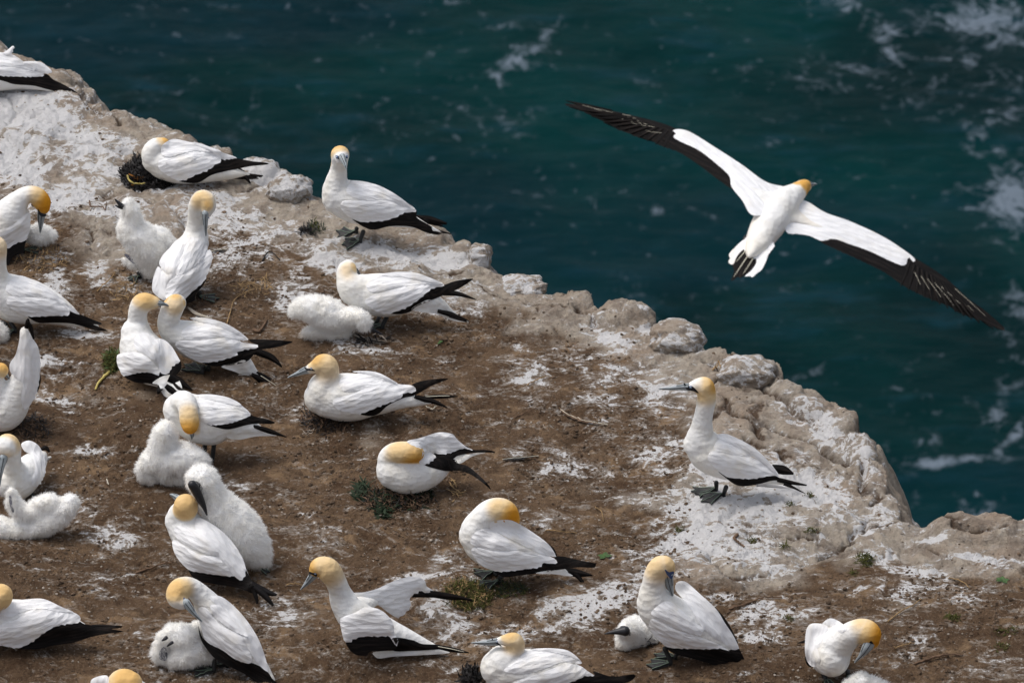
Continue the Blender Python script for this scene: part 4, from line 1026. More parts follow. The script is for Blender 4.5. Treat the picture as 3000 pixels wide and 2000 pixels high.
# A18
b = gannet('gannet asleep at the lower left edge with folded wings and black tail pointing right', Z7, (230, 648))
b.body([(720,520,22),(650,508,46),(560,488,78),(450,465,116),(330,445,156),(180,452,182),(20,450,182),(-120,440,160)],
       [(-60,440,150),(-90,360,120,-.02),(-45,290,104,-.04),(0,255,98,-.05),(8,245,94,-.05)], gold=[(10,235,-.05,50,170,.85)])
b.bill([(-70,300,34,-.08),(-110,360,20,-.09),(-150,430,6,-.09)])
b.wing([(-60,520),(30,455),(120,430),(250,350),(400,338),(500,350),(600,392),(614,430),(580,455),(500,460),(420,480),(330,530),(250,590),(150,642),(50,632),(-80,600)],
       [(140,642),(250,584),(420,474),(500,456),(600,440),(640,460),(700,470),(760,485),(920,475),(932,490),(850,500),(948,518),(850,532),(700,560),(560,605),(400,628),(280,655)], mirror=False, anchors=[(920,500,-.02,40)])
b.shell('scapulars', [(0,380),(90,295),(250,268),(350,275),(470,330),(570,375),(450,365),(300,342),(160,370),(40,430)])
b.part('tail_feathers', 'black', [b.blade([(700,480,.03),(800,480,.03),(925,482,.03)], [14,15,5])])

# A23 head at the bottom edge
b = gannet('gannet at the bottom edge with only its golden crown and white shoulders in the picture', Z7, (930, 1250))
b.body([(980,1240,120,.1),(960,1150,170,.06),(940,1050,190,.02),(930,990,165)], [(930,1020,150),(920,960,120,-.02),(945,930,128,-.04),(980,935,122,-.05)], gold=[(970,900,-.06,80,190,.85)])
b.bill([(1040,980,36,-.1),(1080,1040,20,-.12),(1100,1100,6,-.12)])
b.wing([(690,915),(730,870),(815,855),(830,900),(800,1050),(760,1150),(700,1080)], mirror=True, off=.004, bulge=.012)

# A9 left edge, raised tail
b = gannet('gannet at the left edge with its tail and wing raised steeply upward', Z5, (70, 765))
b.body([(144,150,16),(156,200,34),(168,280,50),(165,370,70),(140,460,86),(95,545,104),(45,620,122),(0,640,124),(-40,600,110)],
       [(20,600,115),(-20,520,80),(-35,440,62),(-15,392,54),(5,385,48)], gold=[(10,365,0,30,90,.9)])
b.bill([(15,395,22),(35,412,14),(60,440,5)]);
b.wing([(60,345),(95,290),(118,200),(125,135),(160,122),(200,190),(238,260),(243,400),(215,540),(152,625),(128,560),(140,470),(100,430),(65,400)], blades=[([(160,130,-.01),(170,80,-.01),(166,76,-.01)], [12,12,4]), ([(168,85,-.02),(190,130,-.02),(206,195,-.02)], [11,12,5]), ([(240,405,0),(240,450,0),(229,515,0)], [5,10,4])], mirror=False, off=.006, bulge=.012)

# A15 and chick C6
b = gannet('gannet facing the camera with bill pointing down, at the left edge above the sprawling chick', Z5, (120, 1195))
b.body([(270,900,22,.22),(240,930,60,.16),(200,970,88,.10),(150,1030,112,.04),(100,1070,118,0),(70,1070,108,-.02)],
       [(110,1050,105,0),(80,980,66,-.03),(74,920,56,-.04),(66,870,66,-.05),(48,845,73,-.06),(38,850,70,-.08)],
       gold=[(55,830,-.05,40,110,.7),(40,880,-.1,20,80,.35)])
b.bill([(22,920,30,-.12),(12,970,22,-.135),(4,1020,15,-.145),(-2,1092,5,-.15)]); b.patch('face_skin', [(18,950),(40,935),(48,925),(40,950),(24,965)], 'line')
b.wing([(130,835),(180,815),(240,850),(272,930),(274,1015),(240,1080),(205,1095),(192,1060),(215,980),(190,900),(150,880)], blades=[([(250,870,.2),(280,860,.2),(302,885,.2)], [8,14,6]), ([(255,900,.2),(275,920,.2),(270,960,.18)], [6,10,4])], mirror=False, off=.006, bulge=.012)
b.part('tail', 'white', [b.blade([(260,930,.18),(290,925,.2),(314,915,.2)], [14,14,5])])
b.leg(190,1140,0,(212,1190),(190,1240),size=.07)
c = chick('sprawling chick lying with its neck looped and head turned right, lower left edge', Z5, (180, 1410))
c.fuzz(13000, .019, chains=[[(-30,1350,85),(60,1365,78),(170,1350,68),(280,1310,84),(360,1260,78),(420,1210,62),(432,1195,58)], [(68,1120,24),(78,1180,44),(120,1240,56),(190,1250,56),(250,1215,58),(310,1190,56)]])
c.patch('wing_stub', [(55,1160),(68,1150),(75,1200),(85,1250),(70,1245),(58,1200)], 'greyskin', off=.004)
# C3 lying chick under A25
c = chick('fluffy chick lying flat with its head under a gannet near the cliff edge', Z8, (400, 1560))
c.fuzz(15000, .020, comb=(-.3, 0, -.4), chains=[[(175,1330,62),(250,1310,95),(350,1330,120),(450,1370,125),(530,1400,95),(600,1400,75)], [(260,1500,46),(340,1500,60),(450,1505,60),(540,1500,55)], [(560,1370,70,-.03),(640,1372,66,-.05),(690,1410,66,-.06),(705,1430,58,-.06)]])
c.part('bill', 'dkbill', [loft(*c.chain([(700,1455,26,-.06),(760,1478,18,-.06),(835,1515,5,-.06)], 5), 10)])
c.eye(745,1405,.004,'dkbill',False)

# A11 sitting, bill left
b = gannet('gannet sitting on a dark twiggy nest with bill pointing left and raised black wing tip', Z9, (660, 765))
b.body([(1420,600,10),(1290,592,42),(1180,575,78),(1080,560,116),(970,552,156),(850,545,190),(720,552,216),(580,555,216),(470,560,182),(430,555,160)],
       [(520,540,180),(445,480,148),(478,400,112),(490,330,96),(476,278,100),(432,262,92),(375,283,64),(330,300,46)],
       gold=[(400,225,0,40,150,.85),(470,270,0,50,250,.48)])
b.bill([(325,308,40),(280,318,34),(220,343,22),(132,378,5)]); b.eye(338,303,.0045); b.patch('face_skin', [(275,280),(300,298),(340,300),(372,322),(330,318),(290,312)])
b.wing([(525,602),(560,560),(700,525),(800,475),(930,405),(1000,408),(1100,435),(1225,448),(1262,480),(1240,507),(1150,515),(1140,545),(1050,590),(930,632),(850,670),(750,697),(640,682),(560,652)],
       [(750,693),(850,660),(1050,584),(1150,515),(1230,505),(1262,470),(1228,440),(1350,402),(1530,386),(1532,400),(1400,452),(1260,532),(1150,560),(1020,622),(940,692),(880,717),(800,712)], mirror=False, anchors=[(1500,393,-.02,60)])
b.shell('scapulars', [(600,385),(830,330),(950,350),(1105,432),(1000,410),(930,402),(800,470),(700,500),(610,490)])
b.wing([(700,325),(850,322),(960,348),(1090,425),(1000,392),(860,350)], blades=[([(1240,560,.03),(1400,585,.0),(1540,645,-.02)], [30,24,4]), ([(1330,552,.04),(1480,546,.04),(1632,545,.04)], [10,20,4])], mirror=False, off=.002, bulge=.004)
b.part('tail_feathers', 'black', [b.blade([(1250,545,.0),(1350,575,-.01),(1430,598,-.01)], [16,24,6], push=.02)])
b.part('tail_shaft', 'shaft', [b.blade([(1340,548,.03),(1480,541,.03),(1560,541,.03)], [3,3,2], push=.01)])

# A12 sitting round, head over its back
b = gannet('round gannet sitting on a mossy nest, golden head laid over one spread wing', Z9, (1220, 1405))
b.body([(1700,1040,20,.1),(1600,1080,50,.08),(1500,1140,100,.05),(1400,1190,150,.02),(1290,1215,184,0),(1180,1220,196,-.01),(1090,1200,182,-.01)],
       [(1120,1200,180,0),(1035,1110,118,0),(1062,1050,94,-.02),(1120,1034,92,-.04),(1180,1036,95,-.05),(1235,1040,93,-.05),(1265,1048,74,-.04)],
       gold=[(1250,1100,-.07,20,260,1.15,900,900,1400,1136),(1110,1040,-.07,30,240,.5,900,900,1400,1130)])
b.bill([(1300,1050,26,-.02),(1350,1060,16,0),(1400,1080,5,.01)])
b.wing([(1180,945),(1300,912),(1460,863),(1582,876),(1622,920),(1700,985),(1770,1022),(1680,1002),(1560,1042),(1480,1052),(1380,1032),(1320,1010)],
       [(1380,1035),(1480,1048),(1560,1036),(1690,982),(1765,1015),(1900,1018),(1962,1040),(1780,1042),(1640,1066),(1600,1090),(1550,1120),(1450,1100)], mirror=False, anchors=[(1930,1035,.08,50),(1500,950,.08,60)])
b.wing([(1335,1005),(1420,1055),(1432,1085),(1350,1142),(1290,1132),(1315,1075)],
       [(1340,1060),(1440,1080),(1600,1100),(1640,1140),(1720,1160),(1830,1250),(1900,1322),(1926,1372),(1870,1322),(1760,1242),(1650,1202),(1540,1205),(1430,1182),(1330,1142)], mirror=False, anchors=[(1900,1340,-.12,50)], scal=4)
b.part('tail', 'white', [b.drape([(1600,1090),(1700,1060),(1890,1035),(1760,1075),(1650,1138)], .001,.004,.01, anchors=[(1850,1040,.1,40)])])

# A14 head tucked, right of middle bottom
b = gannet('standing gannet with deep gold head curled back onto its white back, webbed foot on moss', Z10, (850, 1225))
b.body([(1600,1080,30),(1440,1015,82),(1330,968,124),(1200,915,182),(1050,862,240),(900,812,282),(760,760,290),(650,710,262),(590,660,225)],
       [(640,690,220),(580,600,196),(630,490,160),(720,395,148),(820,358,138),(905,378,130),(955,425,114),(990,475,88)],
       gold=[(1000,440,-.03,20,330,1.3),(840,350,-.03,40,260,.5)])
b.bill([(1000,500,50,.0),(1030,540,34,.0),(1080,600,10,.02)])
b.wing([(510,832),(540,797),(620,792),(800,832),(930,832),(1050,800),(1200,852),(1320,882),(1450,912),(1502,965),(1440,977),(1330,972),(1310,1012),(1200,1032),(1050,1052),(900,1067),(780,1062),(650,1010),(560,930)],
       [(780,1062),(1050,1046),(1310,1004),(1330,960),(1500,960),(1460,900),(1580,900),(1750,940),(1930,975),(1942,1000),(1925,1026),(1750,1022),(1600,1040),(1450,1062),(1300,1090),(1100,1112),(950,1132),(860,1125)], mirror=False, anchors=[(1900,1000,-.03,80)])
b.shell('scapulars', [(500,740),(560,620),(700,575),(820,630),(1000,740),(1200,835),(1300,880),(1180,865),(1050,820),(900,832),(760,825),(600,790)], bulge=.014)
b.wing([(730,590),(745,500),(930,477),(1060,522),(1250,642),(1400,760),(1482,885),(1440,895),(1330,872),(1200,815),(1000,720),(850,640)], blades=[([(1380,745,.05),(1450,810,.04),(1492,890,.04)], [4,12,8]), ([(1600,1045,.02),(1740,1130,0),(1855,1292,-.03)], [30,26,8])], mirror=False, off=.005, bulge=.012)
b.part('tail', 'white', [b.drape([(1250,1090),(1400,1060),(1550,1060),(1680,1118),(1600,1120),(1450,1100)], .001,.003,.01)])
b.part('tail_feathers', 'black', [b.blade([(1550,1060,.01),(1700,1085,.01),(1905,1115,.01)], [20,48,8])])
b.leg(860,1130,-.04,(835,1200),(535,1250),size=.115); b.leg(800,1100,.05,(775,1095),(600,1110),size=.1)

# A19 half open wings
b = gannet('gannet with half open wings and lowered bill, one long black wing tip stretched right', Z11, (900, 1335))
b.body([(1790,1280,20),(1640,1240,54),(1480,1195,98),(1300,1140,142),(1120,1075,175),(960,1005,195),(820,930,198),(710,850,190),(650,780,172,.02)],
       [(700,860,170),(610,700,158,.02),(562,570,124,.02),(510,450,126,.01),(440,350,140),(375,312,124),(320,322,108),(295,345,84)],
       gold=[(300,330,0,60,200,1.0),(420,320,0,60,380,.55)], extra=[([(720,780,125,.05),(860,735,85,.13),(1000,690,48,.21),(1120,650,15,.27)], 1.3)])
b.bill([(275,400,52),(240,440,44),(190,500,28),(122,572,6)]); b.patch('face_skin', [(222,365),(260,380),(310,395),(300,425),(250,400),(225,395)]); b.patch('face_skin', [(222,368),(235,372),(225,400),(215,420)], 'line')
b.eye(290,392,.0045)
fY = lambda x, y: .10+(x-700)*.00028+(600-y)*.00012
b.wing([(690,620),(850,602),(1000,562),(1150,492),(1300,440),(1450,424),(1550,475),(1562,530),(1640,580),(1670,612),(1600,632),(1530,600),(1495,582),(1400,632),(1370,682),(1388,742),(1350,802),(1290,862),(1220,888),(1120,830),(1000,742),(850,722),(720,740)],
       mirror=False, Yf=fY, blades=[([(1400,632,.30),(1600,625,.34),(1900,655,.38),(2150,712,.42)], [30,40,26,5]), ([(1560,628,.33),(1800,665,.37),(2050,690,.4)], [20,22,4])], bulge=.016, scal=5)
nY = lambda x, y: -.10+np.clip(x-620, 0, 900)*.00004-(y-900)*.00012
b.wing([(572,930),(600,890),(750,832),(860,775),(1000,790),(1100,850),(1180,950),(1192,1050),(1232,1150),(1215,1217),(1140,1112),(1080,1100),(1000,1106),(900,1102),(760,1122),(640,1177),(600,1090)],
       [(640,1170),(760,1112),(900,1088),(1100,1088),(1222,1205),(1185,1260),(1000,1276),(905,1290),(885,1332),(760,1322),(685,1262)], mirror=False, Yf=nY, bulge=.02, scal=6, off=.014)
b.part('flight_feathers', 'black', [b.drape([(1180,1128),(1400,1150),(1520,1196),(1715,1205),(1720,1250),(1600,1265),(1400,1275),(1180,1270)], .004,.006,.01)])
b.part('tail', 'white', [b.drape([(960,1290),(1200,1272),(1500,1262),(1700,1258),(1830,1300),(1500,1325),(1200,1340),(1030,1362),(975,1340)], .002,.006,.012)])
b.part('tail_feathers', 'black', [b.blade([(1680,1225,-.03),(1850,1258,-.03),(2055,1295,-.03)], [18,30,5], push=.012)])
b.part('tail_shaft', 'shaft', [b.blade([(1700,1222,-.04),(1850,1250,-.04),(2000,1285,-.04)], [4,4,2], push=.02)])

# A20 sitting bottom
b = gannet('gannet sitting at the bottom edge with bill pointing left and pale tan head', Z12, (480, 1075))
b.body([(1080,985,14),(1000,985,34),(920,972,60),(820,950,104),(700,925,144),(560,908,168),(420,905,168),(310,890,158),(285,880,148)],
       [(360,880,140),(310,830,130),(375,780,78),(402,730,64),(392,688,64),(350,680,56),(310,680,40),(275,686,30)],
       gold=[(360,650,0,20,110,.75),(390,700,0,40,140,.5)])
b.bill([(270,690,30),(230,694,27),(170,698,18),(80,698,5)]); b.eye(258,690,.0048); b.patch('face_skin', [(222,660),(245,685),(275,700),(300,728),(265,710),(235,695)])
b.wing([(360,1000),(480,950),(620,902),(760,852),(860,862),(920,902),(970,938),(900,935),(850,960),(780,987),(600,1062),(450,1080)],
       [(780,985),(890,925),(972,932),(962,903),(1100,942),(1250,925),(1262,950),(1200,987),(1050,1002),(900,1032),(780,1042)], mirror=False, anchors=[(1230,945,0,40)])
b.shell('scapulars', [(310,900),(400,830),(480,760),(640,738),(780,768),(880,850),(740,835),(600,885),(450,920)])
b.wing([(500,745),(640,736),(780,755),(870,830),(780,790),(640,760)], mirror=False, off=.002, bulge=.004)

# A21 preening with raised wing, and chick
b = gannet('gannet preening with blue eye showing and far wing lifted, over the black faced chick', Z12, (1540, 845))
b.body([(2060,880,30),(1965,795,62),(1870,722,96),(1760,650,136),(1640,585,168),(1520,520,172),(1430,440,150),(1410,410,138)],
       [(1450,470,140),(1400,370,118),(1398,280,88),(1410,200,80),(1445,148,80),(1485,140,72),(1508,170,52),(1512,195,40)],
       gold=[(1510,130,0,20,130,.72),(1430,150,0,40,190,.5)])
b.bill([(1500,200,40),(1508,245,34),(1518,290,26),(1536,352,9)]); b.patch('face_skin', [(1480,165),(1510,185),(1545,180),(1540,215),(1525,235),(1505,215),(1490,195)], 'blue'); b.eye(1530,203,.0058)
b.wing([(1365,562),(1385,525),(1450,540),(1560,602),(1700,645),(1850,700),(1950,757),(1880,737),(1780,742),(1620,737),(1500,727),(1430,672),(1382,612)],
       [(1490,728),(1620,732),(1780,738),(1880,730),(1950,750),(2010,732),(2060,820),(2112,900),(2132,988),(2050,942),(1900,882),(1750,832),(1600,792),(1540,772)], mirror=False, anchors=[(2100,940,-.02,50)])
b.shell('scapulars', [(1380,480),(1480,400),(1560,425),(1700,555),(1765,580),(1740,640),(1700,640),(1560,595),(1440,535)], bulge=.014)
b.wing([(1560,320),(1560,270),(1590,250),(1640,260),(1720,330),(1850,450),(1920,560),(1980,650),(2014,737),(1960,742),(1900,692),(1830,660),(1740,570),(1680,470),(1620,390)], blades=[([(1840,440,.1),(1925,560,.08),(2005,700,.06)], [6,16,8]), ([(2100,910,.01),(2150,935,.01),(2205,975,0)], [14,24,8])], mirror=False, off=.010, bulge=.016, anchors=[(1600,270,.07,60)])
b.leg(1480,740,-.04,(1520,860),(1345,868)); b.leg(1600,760,.04,(1560,820),(1400,790))
c = chick('chick with black face and bill lying on its breast, sheltered by the preening gannet', Z12, (1230, 755))
c.fuzz(9000, .014, chains=[[(1340,640,110,.06),(1280,620,125,.05),(1230,650,108,.02),(1190,680,78)], [(1250,620,100,.02),(1210,605,76,-.03),(1195,605,66,-.05)]])
c.part('bill', 'dkbill', [loft(*c.chain([(1190,612,38,-.09),(1150,615,26,-.09),(1100,622,15,-.09),(1045,632,4,-.09)], 5), 12)])
c.patch('face_skin', [(1150,600),(1165,575),(1210,580),(1225,610),(1235,640),(1200,645),(1160,635)], 'dkbill', off=.006)
c.eye(1200,610,.004,'dkbill',False)

# A22 front view bottom right
b = gannet('gannet at the lower right facing the camera, bright gold head bent down sideways', Z14, (800, 1440))
b.body([(620,700,200,.22),(680,770,290,.14),(730,860,360,.06),(770,960,398,0),(800,1010,362,-.03)],
       [(800,920,340,-.01),(930,790,290,-.03),(1060,690,236,-.05),(1190,600,214,-.07),(1330,565,212,-.08),(1430,600,212,-.09),(1485,690,190,-.09),(1510,760,120,-.09)],
       gold=[(1580,660,-.1,80,470,1.35),(1330,500,-.08,60,330,.5)])
b.bill([(1440,800,120,-.12),(1400,870,100,-.13),(1330,970,60,-.13),(1200,1112,14,-.12)]); b.patch('face_skin', [(1480,740),(1530,810),(1500,850),(1460,830),(1440,800)])
b.wing([(343,760),(365,560),(430,455),(560,438),(700,472),(742,545),(650,700),(560,860),(590,980),(605,1070),(560,1145),(470,1185),(385,1100),(345,950)],
       [(343,1000),(390,1090),(470,1165),(445,1195),(385,1160),(350,1080)], mirror=False, off=.008, bulge=.016, blades=[([(400,730,.2),(310,760,.22),(212,782,.24)], [24,22,6])])
b.wing([(640,460),(710,380),(800,353),(920,400),(1055,512),(980,600),(860,560),(740,540)], mirror=False, off=.004, bulge=.014, anchors=[(800,420,.12,140)])
b.leg(650,1290,0,(700,1460),(760,1540),size=.09); b.leg(1080,1270,.02,(1080,1385),(1130,1480),size=.09)
c = chick('white downy chick cut by the bottom edge, in front of the lower right gannet', Z14, (1300, 1720))
c.fuzz(8000, .020, chains=[[(1080,1560,130),(1280,1450,150),(1450,1500,170),(1600,1540,150),(1700,1560,120)], [(1300,1600,200),(1500,1620,200)]])

# A24 flying
Zb = (2100, 480, 4.237)
_d = ray(2280., 620.); FY = float((C0+_d*20.6)[1])
b = Bird('gannet', 'gannet in flight seen from above and behind with both long wings spread over the sea', 'gannet', Zb, (700, 640), None, Y0=FY)
dy = lambda y: (540-y)*.00050
def yl(x, y): return .03*np.exp(-((x-1190)/120.)**2)-(x-1190)*.000235+((500+(x-1170)*.40)-y)*.0011+.02
def yr(x, y): return .03*np.exp(-((x-1210)/120.)**2)-(x-1240)*.000235+((590+(x-1240)*.6)-y)*.0011+.0
def sh_(L, fn):
    out = []
    for x, y, r in L:
        X_, Y_ = (480+x/4.237)*1.729, (210+y/4.237)*1.729
        out.append((x, y, r, float(fn(X_, Y_))))
    return out
b.body([(400,1150,40,dy(1150)-.03),(440,1090,92,dy(1090)-.02),(505,1000,160,dy(1000)),(570,870,190,dy(870)),(650,740,215,dy(740)),(730,610,215,dy(610)),(810,510,200,dy(510)),(890,430,170,dy(430)),(960,380,140,dy(380)),(1020,330,118,dy(330)),(1070,285,98,dy(285)),(1110,270,84,dy(270)),(1130,285,64,dy(270))],
       gold=[(1120,240,dy(260)-.03,80,150,1.0),(1165,330,dy(280)-.03,50,120,1.0),(1000,200,dy(290)-.02,40,110,.95)], wide=1.0, smooth=14, extra=[(sh_([(790,550,85),(680,470,62),(560,395,40),(430,310,28),(330,235,22)], yl), 3.3), (sh_([(840,590,85),(950,640,62),(1080,700,40),(1220,760,28),(1370,800,22)], yr), 3.3)])
b.bill([(1150,262,40,dy(262)),(1195,255,24,dy(258)),(1238,252,8,dy(255))])
Zs = (b.ox, b.oy, b.k); b.ox, b.oy, b.k = Z15
LW = [(1200,490),(1080,455),(960,370),(830,285),(700,205),(640,188),(606,196),(625,210),(608,226),(650,252),(740,295),(830,365),(893,425),(905,480),(960,550),(1000,617),(1060,622),(1160,600),(1220,560)]
LB = [(925,497),(840,445),(740,370),(640,305),(540,268),(500,245),(420,224),(380,206),(330,190),(290,165),(255,148),(215,128),(180,112),(130,88),(55,60),(150,66),(300,95),(450,130),(560,160),(640,195),(700,240),(830,320),(920,420)]
wl_ = b.wing(LW, LB, Yf=yl, mirror=False, off=.010, bulge=.006, scal=2, bscal=6,
       blades=[([(300,100,yl(300,100)),(180,72,yl(180,72)),(65,44,yl(65,44))], [10,9,1.5]), ([(320,140,yl(320,140)),(200,105,yl(200,105)),(78,74,yl(78,74))], [9,9,1.5]), ([(420,190,yl(420,190)),(300,150,yl(300,150)),(195,122,yl(195,122))], [10,10,2]), ([(480,225,yl(480,225)),(360,190,yl(360,190)),(255,152,yl(255,152))], [10,10,2]), ([(560,255,yl(560,255)),(450,225,yl(450,225)),(320,178,yl(320,178))], [10,10,2])])
sh = [b.blade([(x0, y0, yl(x0, y0)), ((x0+x1)/2, (y0+y1)/2+2, yl((x0+x1)/2, (y0+y1)/2)), (x1, y1, yl(x1, y1))], [.8,.7,.3], push=.016, th=.002) for x0,y0,x1,y1 in ((395,122,150,68),(420,135,210,86),(450,150,260,108),(480,165,330,132),(515,178,400,158),(550,208,470,196))]
sh2 = [b.blade([(x0, y0, yr(x0, y0)), ((x0+x1)/2, (y0+y1)/2-2, yr((x0+x1)/2, (y0+y1)/2)), (x1, y1, yr(x1, y1))], [.8,.7,.3], push=.016, th=.002) for x0,y0,x1,y1 in ((1830,912,1860,975),(1862,930,1905,1000),(1895,945,1965,1040),(1930,965,2030,1080),(1965,985,2090,1100),(2000,990,2130,1110),(2035,995,2190,1135))]
RW = [(1180,705),(1185,600),(1230,545),(1290,555),(1380,610),(1500,652),(1650,720),(1750,780),(1832,842),(1822,858),(1800,835),(1778,877),(1700,850),(1600,803),(1500,768),(1420,742),(1360,752),(1300,727),(1240,717)]
RB = [(1340,745),(1430,725),(1520,750),(1620,790),(1700,835),(1800,828),(1900,880),(2000,950),(2120,1060),(2220,1140),(2287,1197),(2262,1200),(2215,1180),(2180,1160),(2100,1132),(2040,1108),(2000,1080),(1900,1042),(1780,982),(1680,912),(1560,852),(1450,802)]
wr_ = b.wing(RW, RB, Yf=yr, mirror=False, off=.010, bulge=.006, scal=2, bscal=6,
       blades=[([(2080,1040,yr(2080,1040)),(2180,1110,yr(2180,1110)),(2288,1195,yr(2288,1195))], [9,8,1.5]), ([(2080,1070,yr(2080,1070)),(2170,1130,yr(2170,1130)),(2275,1206,yr(2275,1206))], [9,8,1.5]), ([(2040,1060,yr(2040,1060)),(2130,1120,yr(2130,1120)),(2232,1200,yr(2232,1200))], [9,9,2]), ([(1980,1030,yr(1980,1030)),(2080,1100,yr(2080,1100)),(2160,1160,yr(2160,1160))], [10,10,2]), ([(1900,990,yr(1900,990)),(2000,1050,yr(2000,1050)),(2110,1140,yr(2110,1140))], [10,10,2])])
b.part('feather_shaft', 'shaft', sh, wl_); b.part('feather_shaft', 'shaft', sh2, wr_)
b.ox, b.oy, b.k = Zs
tf = lambda x, y: dy(y)-.0
def prim(L, fn, n=9):
    out = []
    for i in range(n):
        (x0, y0), (x1, y1) = L[0][i], L[1][i]
        out.append(b.blade([(x0, y0, float(fn(x0, y0))), ((x0+x1)/2, (y0+y1)/2, float(fn((x0+x1)/2, (y0+y1)/2))), (x1, y1, float(fn(x1, y1)))], [9, 11, 2], push=.004+.0012*i, th=.0025))
    return out
_t = np.linspace(0, 1, 11)
LL = [list(zip(610-_t*260, 205-_t*85)), list(zip(560-_t*420, 282-_t*190+np.sin(_t*3.1)*6))]
RR = [list(zip(1810+_t*200, 860+_t*130)), list(zip(1760+_t*400, 985+_t*185))]
for wq, LQ, fn in ((wl_, LL, yl), (wr_, RR, yr)):
    b.k, b.ox, b.oy = Z15[2], Z15[0], Z15[1]
    for q in prim(LQ, fn, 11): b.part('primary_feather', 'black', [q], wq)
    b.ox, b.oy, b.k = Zs
b.part('tail_coverts', 'covert', [b.drape([(350,930),(332,1000),(335,1050),(350,1085),(385,1100),(400,1140),(445,1150),(455,1180),(500,1165),(540,1195),(590,1175),(650,1100),(710,1000),(600,880),(430,860)], .008,.003,.012, Yf=tf, scal=4)])
b.part('tail', 'covert', [b.drape([(345,940),(400,1010),(300,1085),(240,1165),(214,1235),(176,1250),(170,1242),(146,1224),(152,1190),(166,1178),(154,1120),(232,1030)], .006,.001,.0015, Yf=tf), b.drape([(500,1130),(640,1100),(570,1290),(490,1365),(440,1406),(432,1398),(400,1392),(362,1396),(352,1390),(430,1320),(490,1230)], .006,.001,.0015, Yf=tf)])
b.part('tail_feathers', 'black', [b.drape([(330,1005),(400,1020),(510,1140),(495,1235),(430,1330),(345,1385),(290,1418),(262,1400),(176,1455),(215,1330),(185,1240),(235,1140)], .002,.006,.006, Yf=tf)])
b.part('tail_shaft', 'shaft', [b.blade([(x0,y0,dy(y0)),((x0+x1)/2,(y0+y1)/2,dy((y0+y1)/2)),(x1,y1,dy(y1))], [w_,w_*.8,2], push=.020) for x0,y0,x1,y1,w_ in ((352,1082,240,1212,5),(388,1132,208,1402,6),(446,1178,325,1365,5))])
b.part('foot', 'web', [b.blade([(700,1020,dy(1020)+.0),(640,1110,dy(1110)),(580,1190,dy(1190))], [10,26,8], push=-.03), b.blade([(380,880,dy(880)),(350,915,dy(915)),(330,960,dy(960))], [14,18,8], push=-.02)])
# ------------------------------------------------------------------ terrain mesh
def axis_pts(a, b, step, far, ratio=1.22):
    core = np.arange(a, b+step*.5, step); lo = []; hi = []
    s = step; x = a
    while x > -far: s *= ratio; x -= s; lo.append(x)
    s = step; x = b
    while x < far: s *= ratio; x += s; hi.append(x)
    return np.r_[lo[::-1], core, hi]
def grid(xs, ys):
    nx, ny = len(xs), len(ys); X, Y = np.meshgrid(xs, ys)
    i = np.arange((nx-1)*(ny-1)); r, c = i//(nx-1), i % (nx-1); a = r*nx+c
    return X.ravel(), Y.ravel(), np.stack([a, a+1, a+nx+1, a+nx], 1)
X, Y, F = grid(axis_pts(-2.85, 2.85, .0068, 70), axis_pts(-3.75, 4.6, .0100, 60))
Zg, rk, crk, cl, dd, gpx, gpy = H(X, Y, True)
go = obj('cliff_top_ground', np.stack([X, Y, Zg], 1), F, M['ground'])
attr(go, 'rock', rk); attr(go, 'crack', crk); attr(go, 'clod', cl)
gv = blobs(gpx+30*fbm(X*1.5, Y*1.5, 91, 3), gpy+24*fbm(X*1.5, Y*1.5, 92, 3), GUANO)+.10*rk+.12*(np.clip(gpx, 0, 3000) < 500)*(gpy < 640)
attr(go, 'guano', gv)
top(go, 'bare brown soil and pale whitewashed limestone of the cliff top', None, kind='structure')

# ------------------------------------------------------------------ sea
SZ = -45.0
sx = axis_pts(-16, 16, .08, 3000, 1.35); sy = axis_pts(55, 110, .12, 3000, 1.35)
X2, Y2, F2 = grid(sx, sy)
q = to_px(X2, Y2, np.full_like(X2, SZ)); 
near = (np.abs(X2) < 20) & (Y2 > 45) & (Y2 < 130)
SEAF = [(2870,60,160,70,1.0,-5),(2760,30,120,30,.6,0),(2930,110,80,40,.8,0),(2480,30,120,30,.62,5),(2590,100,70,35,.62,10),(2500,185,90,14,.6,0),(2620,165,70,25,.6,0),(2850,180,90,40,.5,0),(2950,340,70,90,.55,0),(2960,580,100,110,1.0,20),(2860,600,60,12,.8,0),(2900,440,60,40,.5,0),(1560,160,26,90,.62,45),(1520,190,70,30,.8,-20),(1455,235,45,22,.85,30),(1600,100,60,20,.6,-60),(1470,80,60,14,.55,0),(1320,5,45,12,.85,5),(1530,150,90,12,.5,0),(2960,1130,60,50,.6,0),(2930,1210,50,30,.62,-30),(2930,1190,40,30,.6,0),(2810,1355,150,22,.9,-8),(2950,1290,100,20,.85,-50),(2720,1290,50,18,.5,0),(2740,1350,50,16,.5,0),(2860,1480,60,40,.7,20),(2780,1440,60,12,.5,20),(2990,900,40,80,.5,0),(2960,1010,40,50,.5,0),(1960,890,90,25,.42,-20),(700,340,120,60,.18,-30),(2300,420,160,18,.22,10),(1350,330,200,80,.25,0),(2450,210,200,60,.3,0),(2760,250,220,120,.28,0)]
fo = np.where(near, blobs(q[0]+22*perlin(X2*.9, Y2*.9, 4), q[1]+14*perlin(X2*.9, Y2*.9, 5), SEAF), .1)
zs = SZ+np.where(near, .10*fbm(X2*.35+Y2*.12, Y2*.30, 14, 3)+.02*perlin(X2*1.6, Y2*2.2, 17), 0)
se = obj('sea', np.stack([X2, Y2, zs], 1), F2, M['sea']); attr(se, 'foam', fo)
top(se, 'dark teal sea far below with streaks of white foam', None, kind='structure')

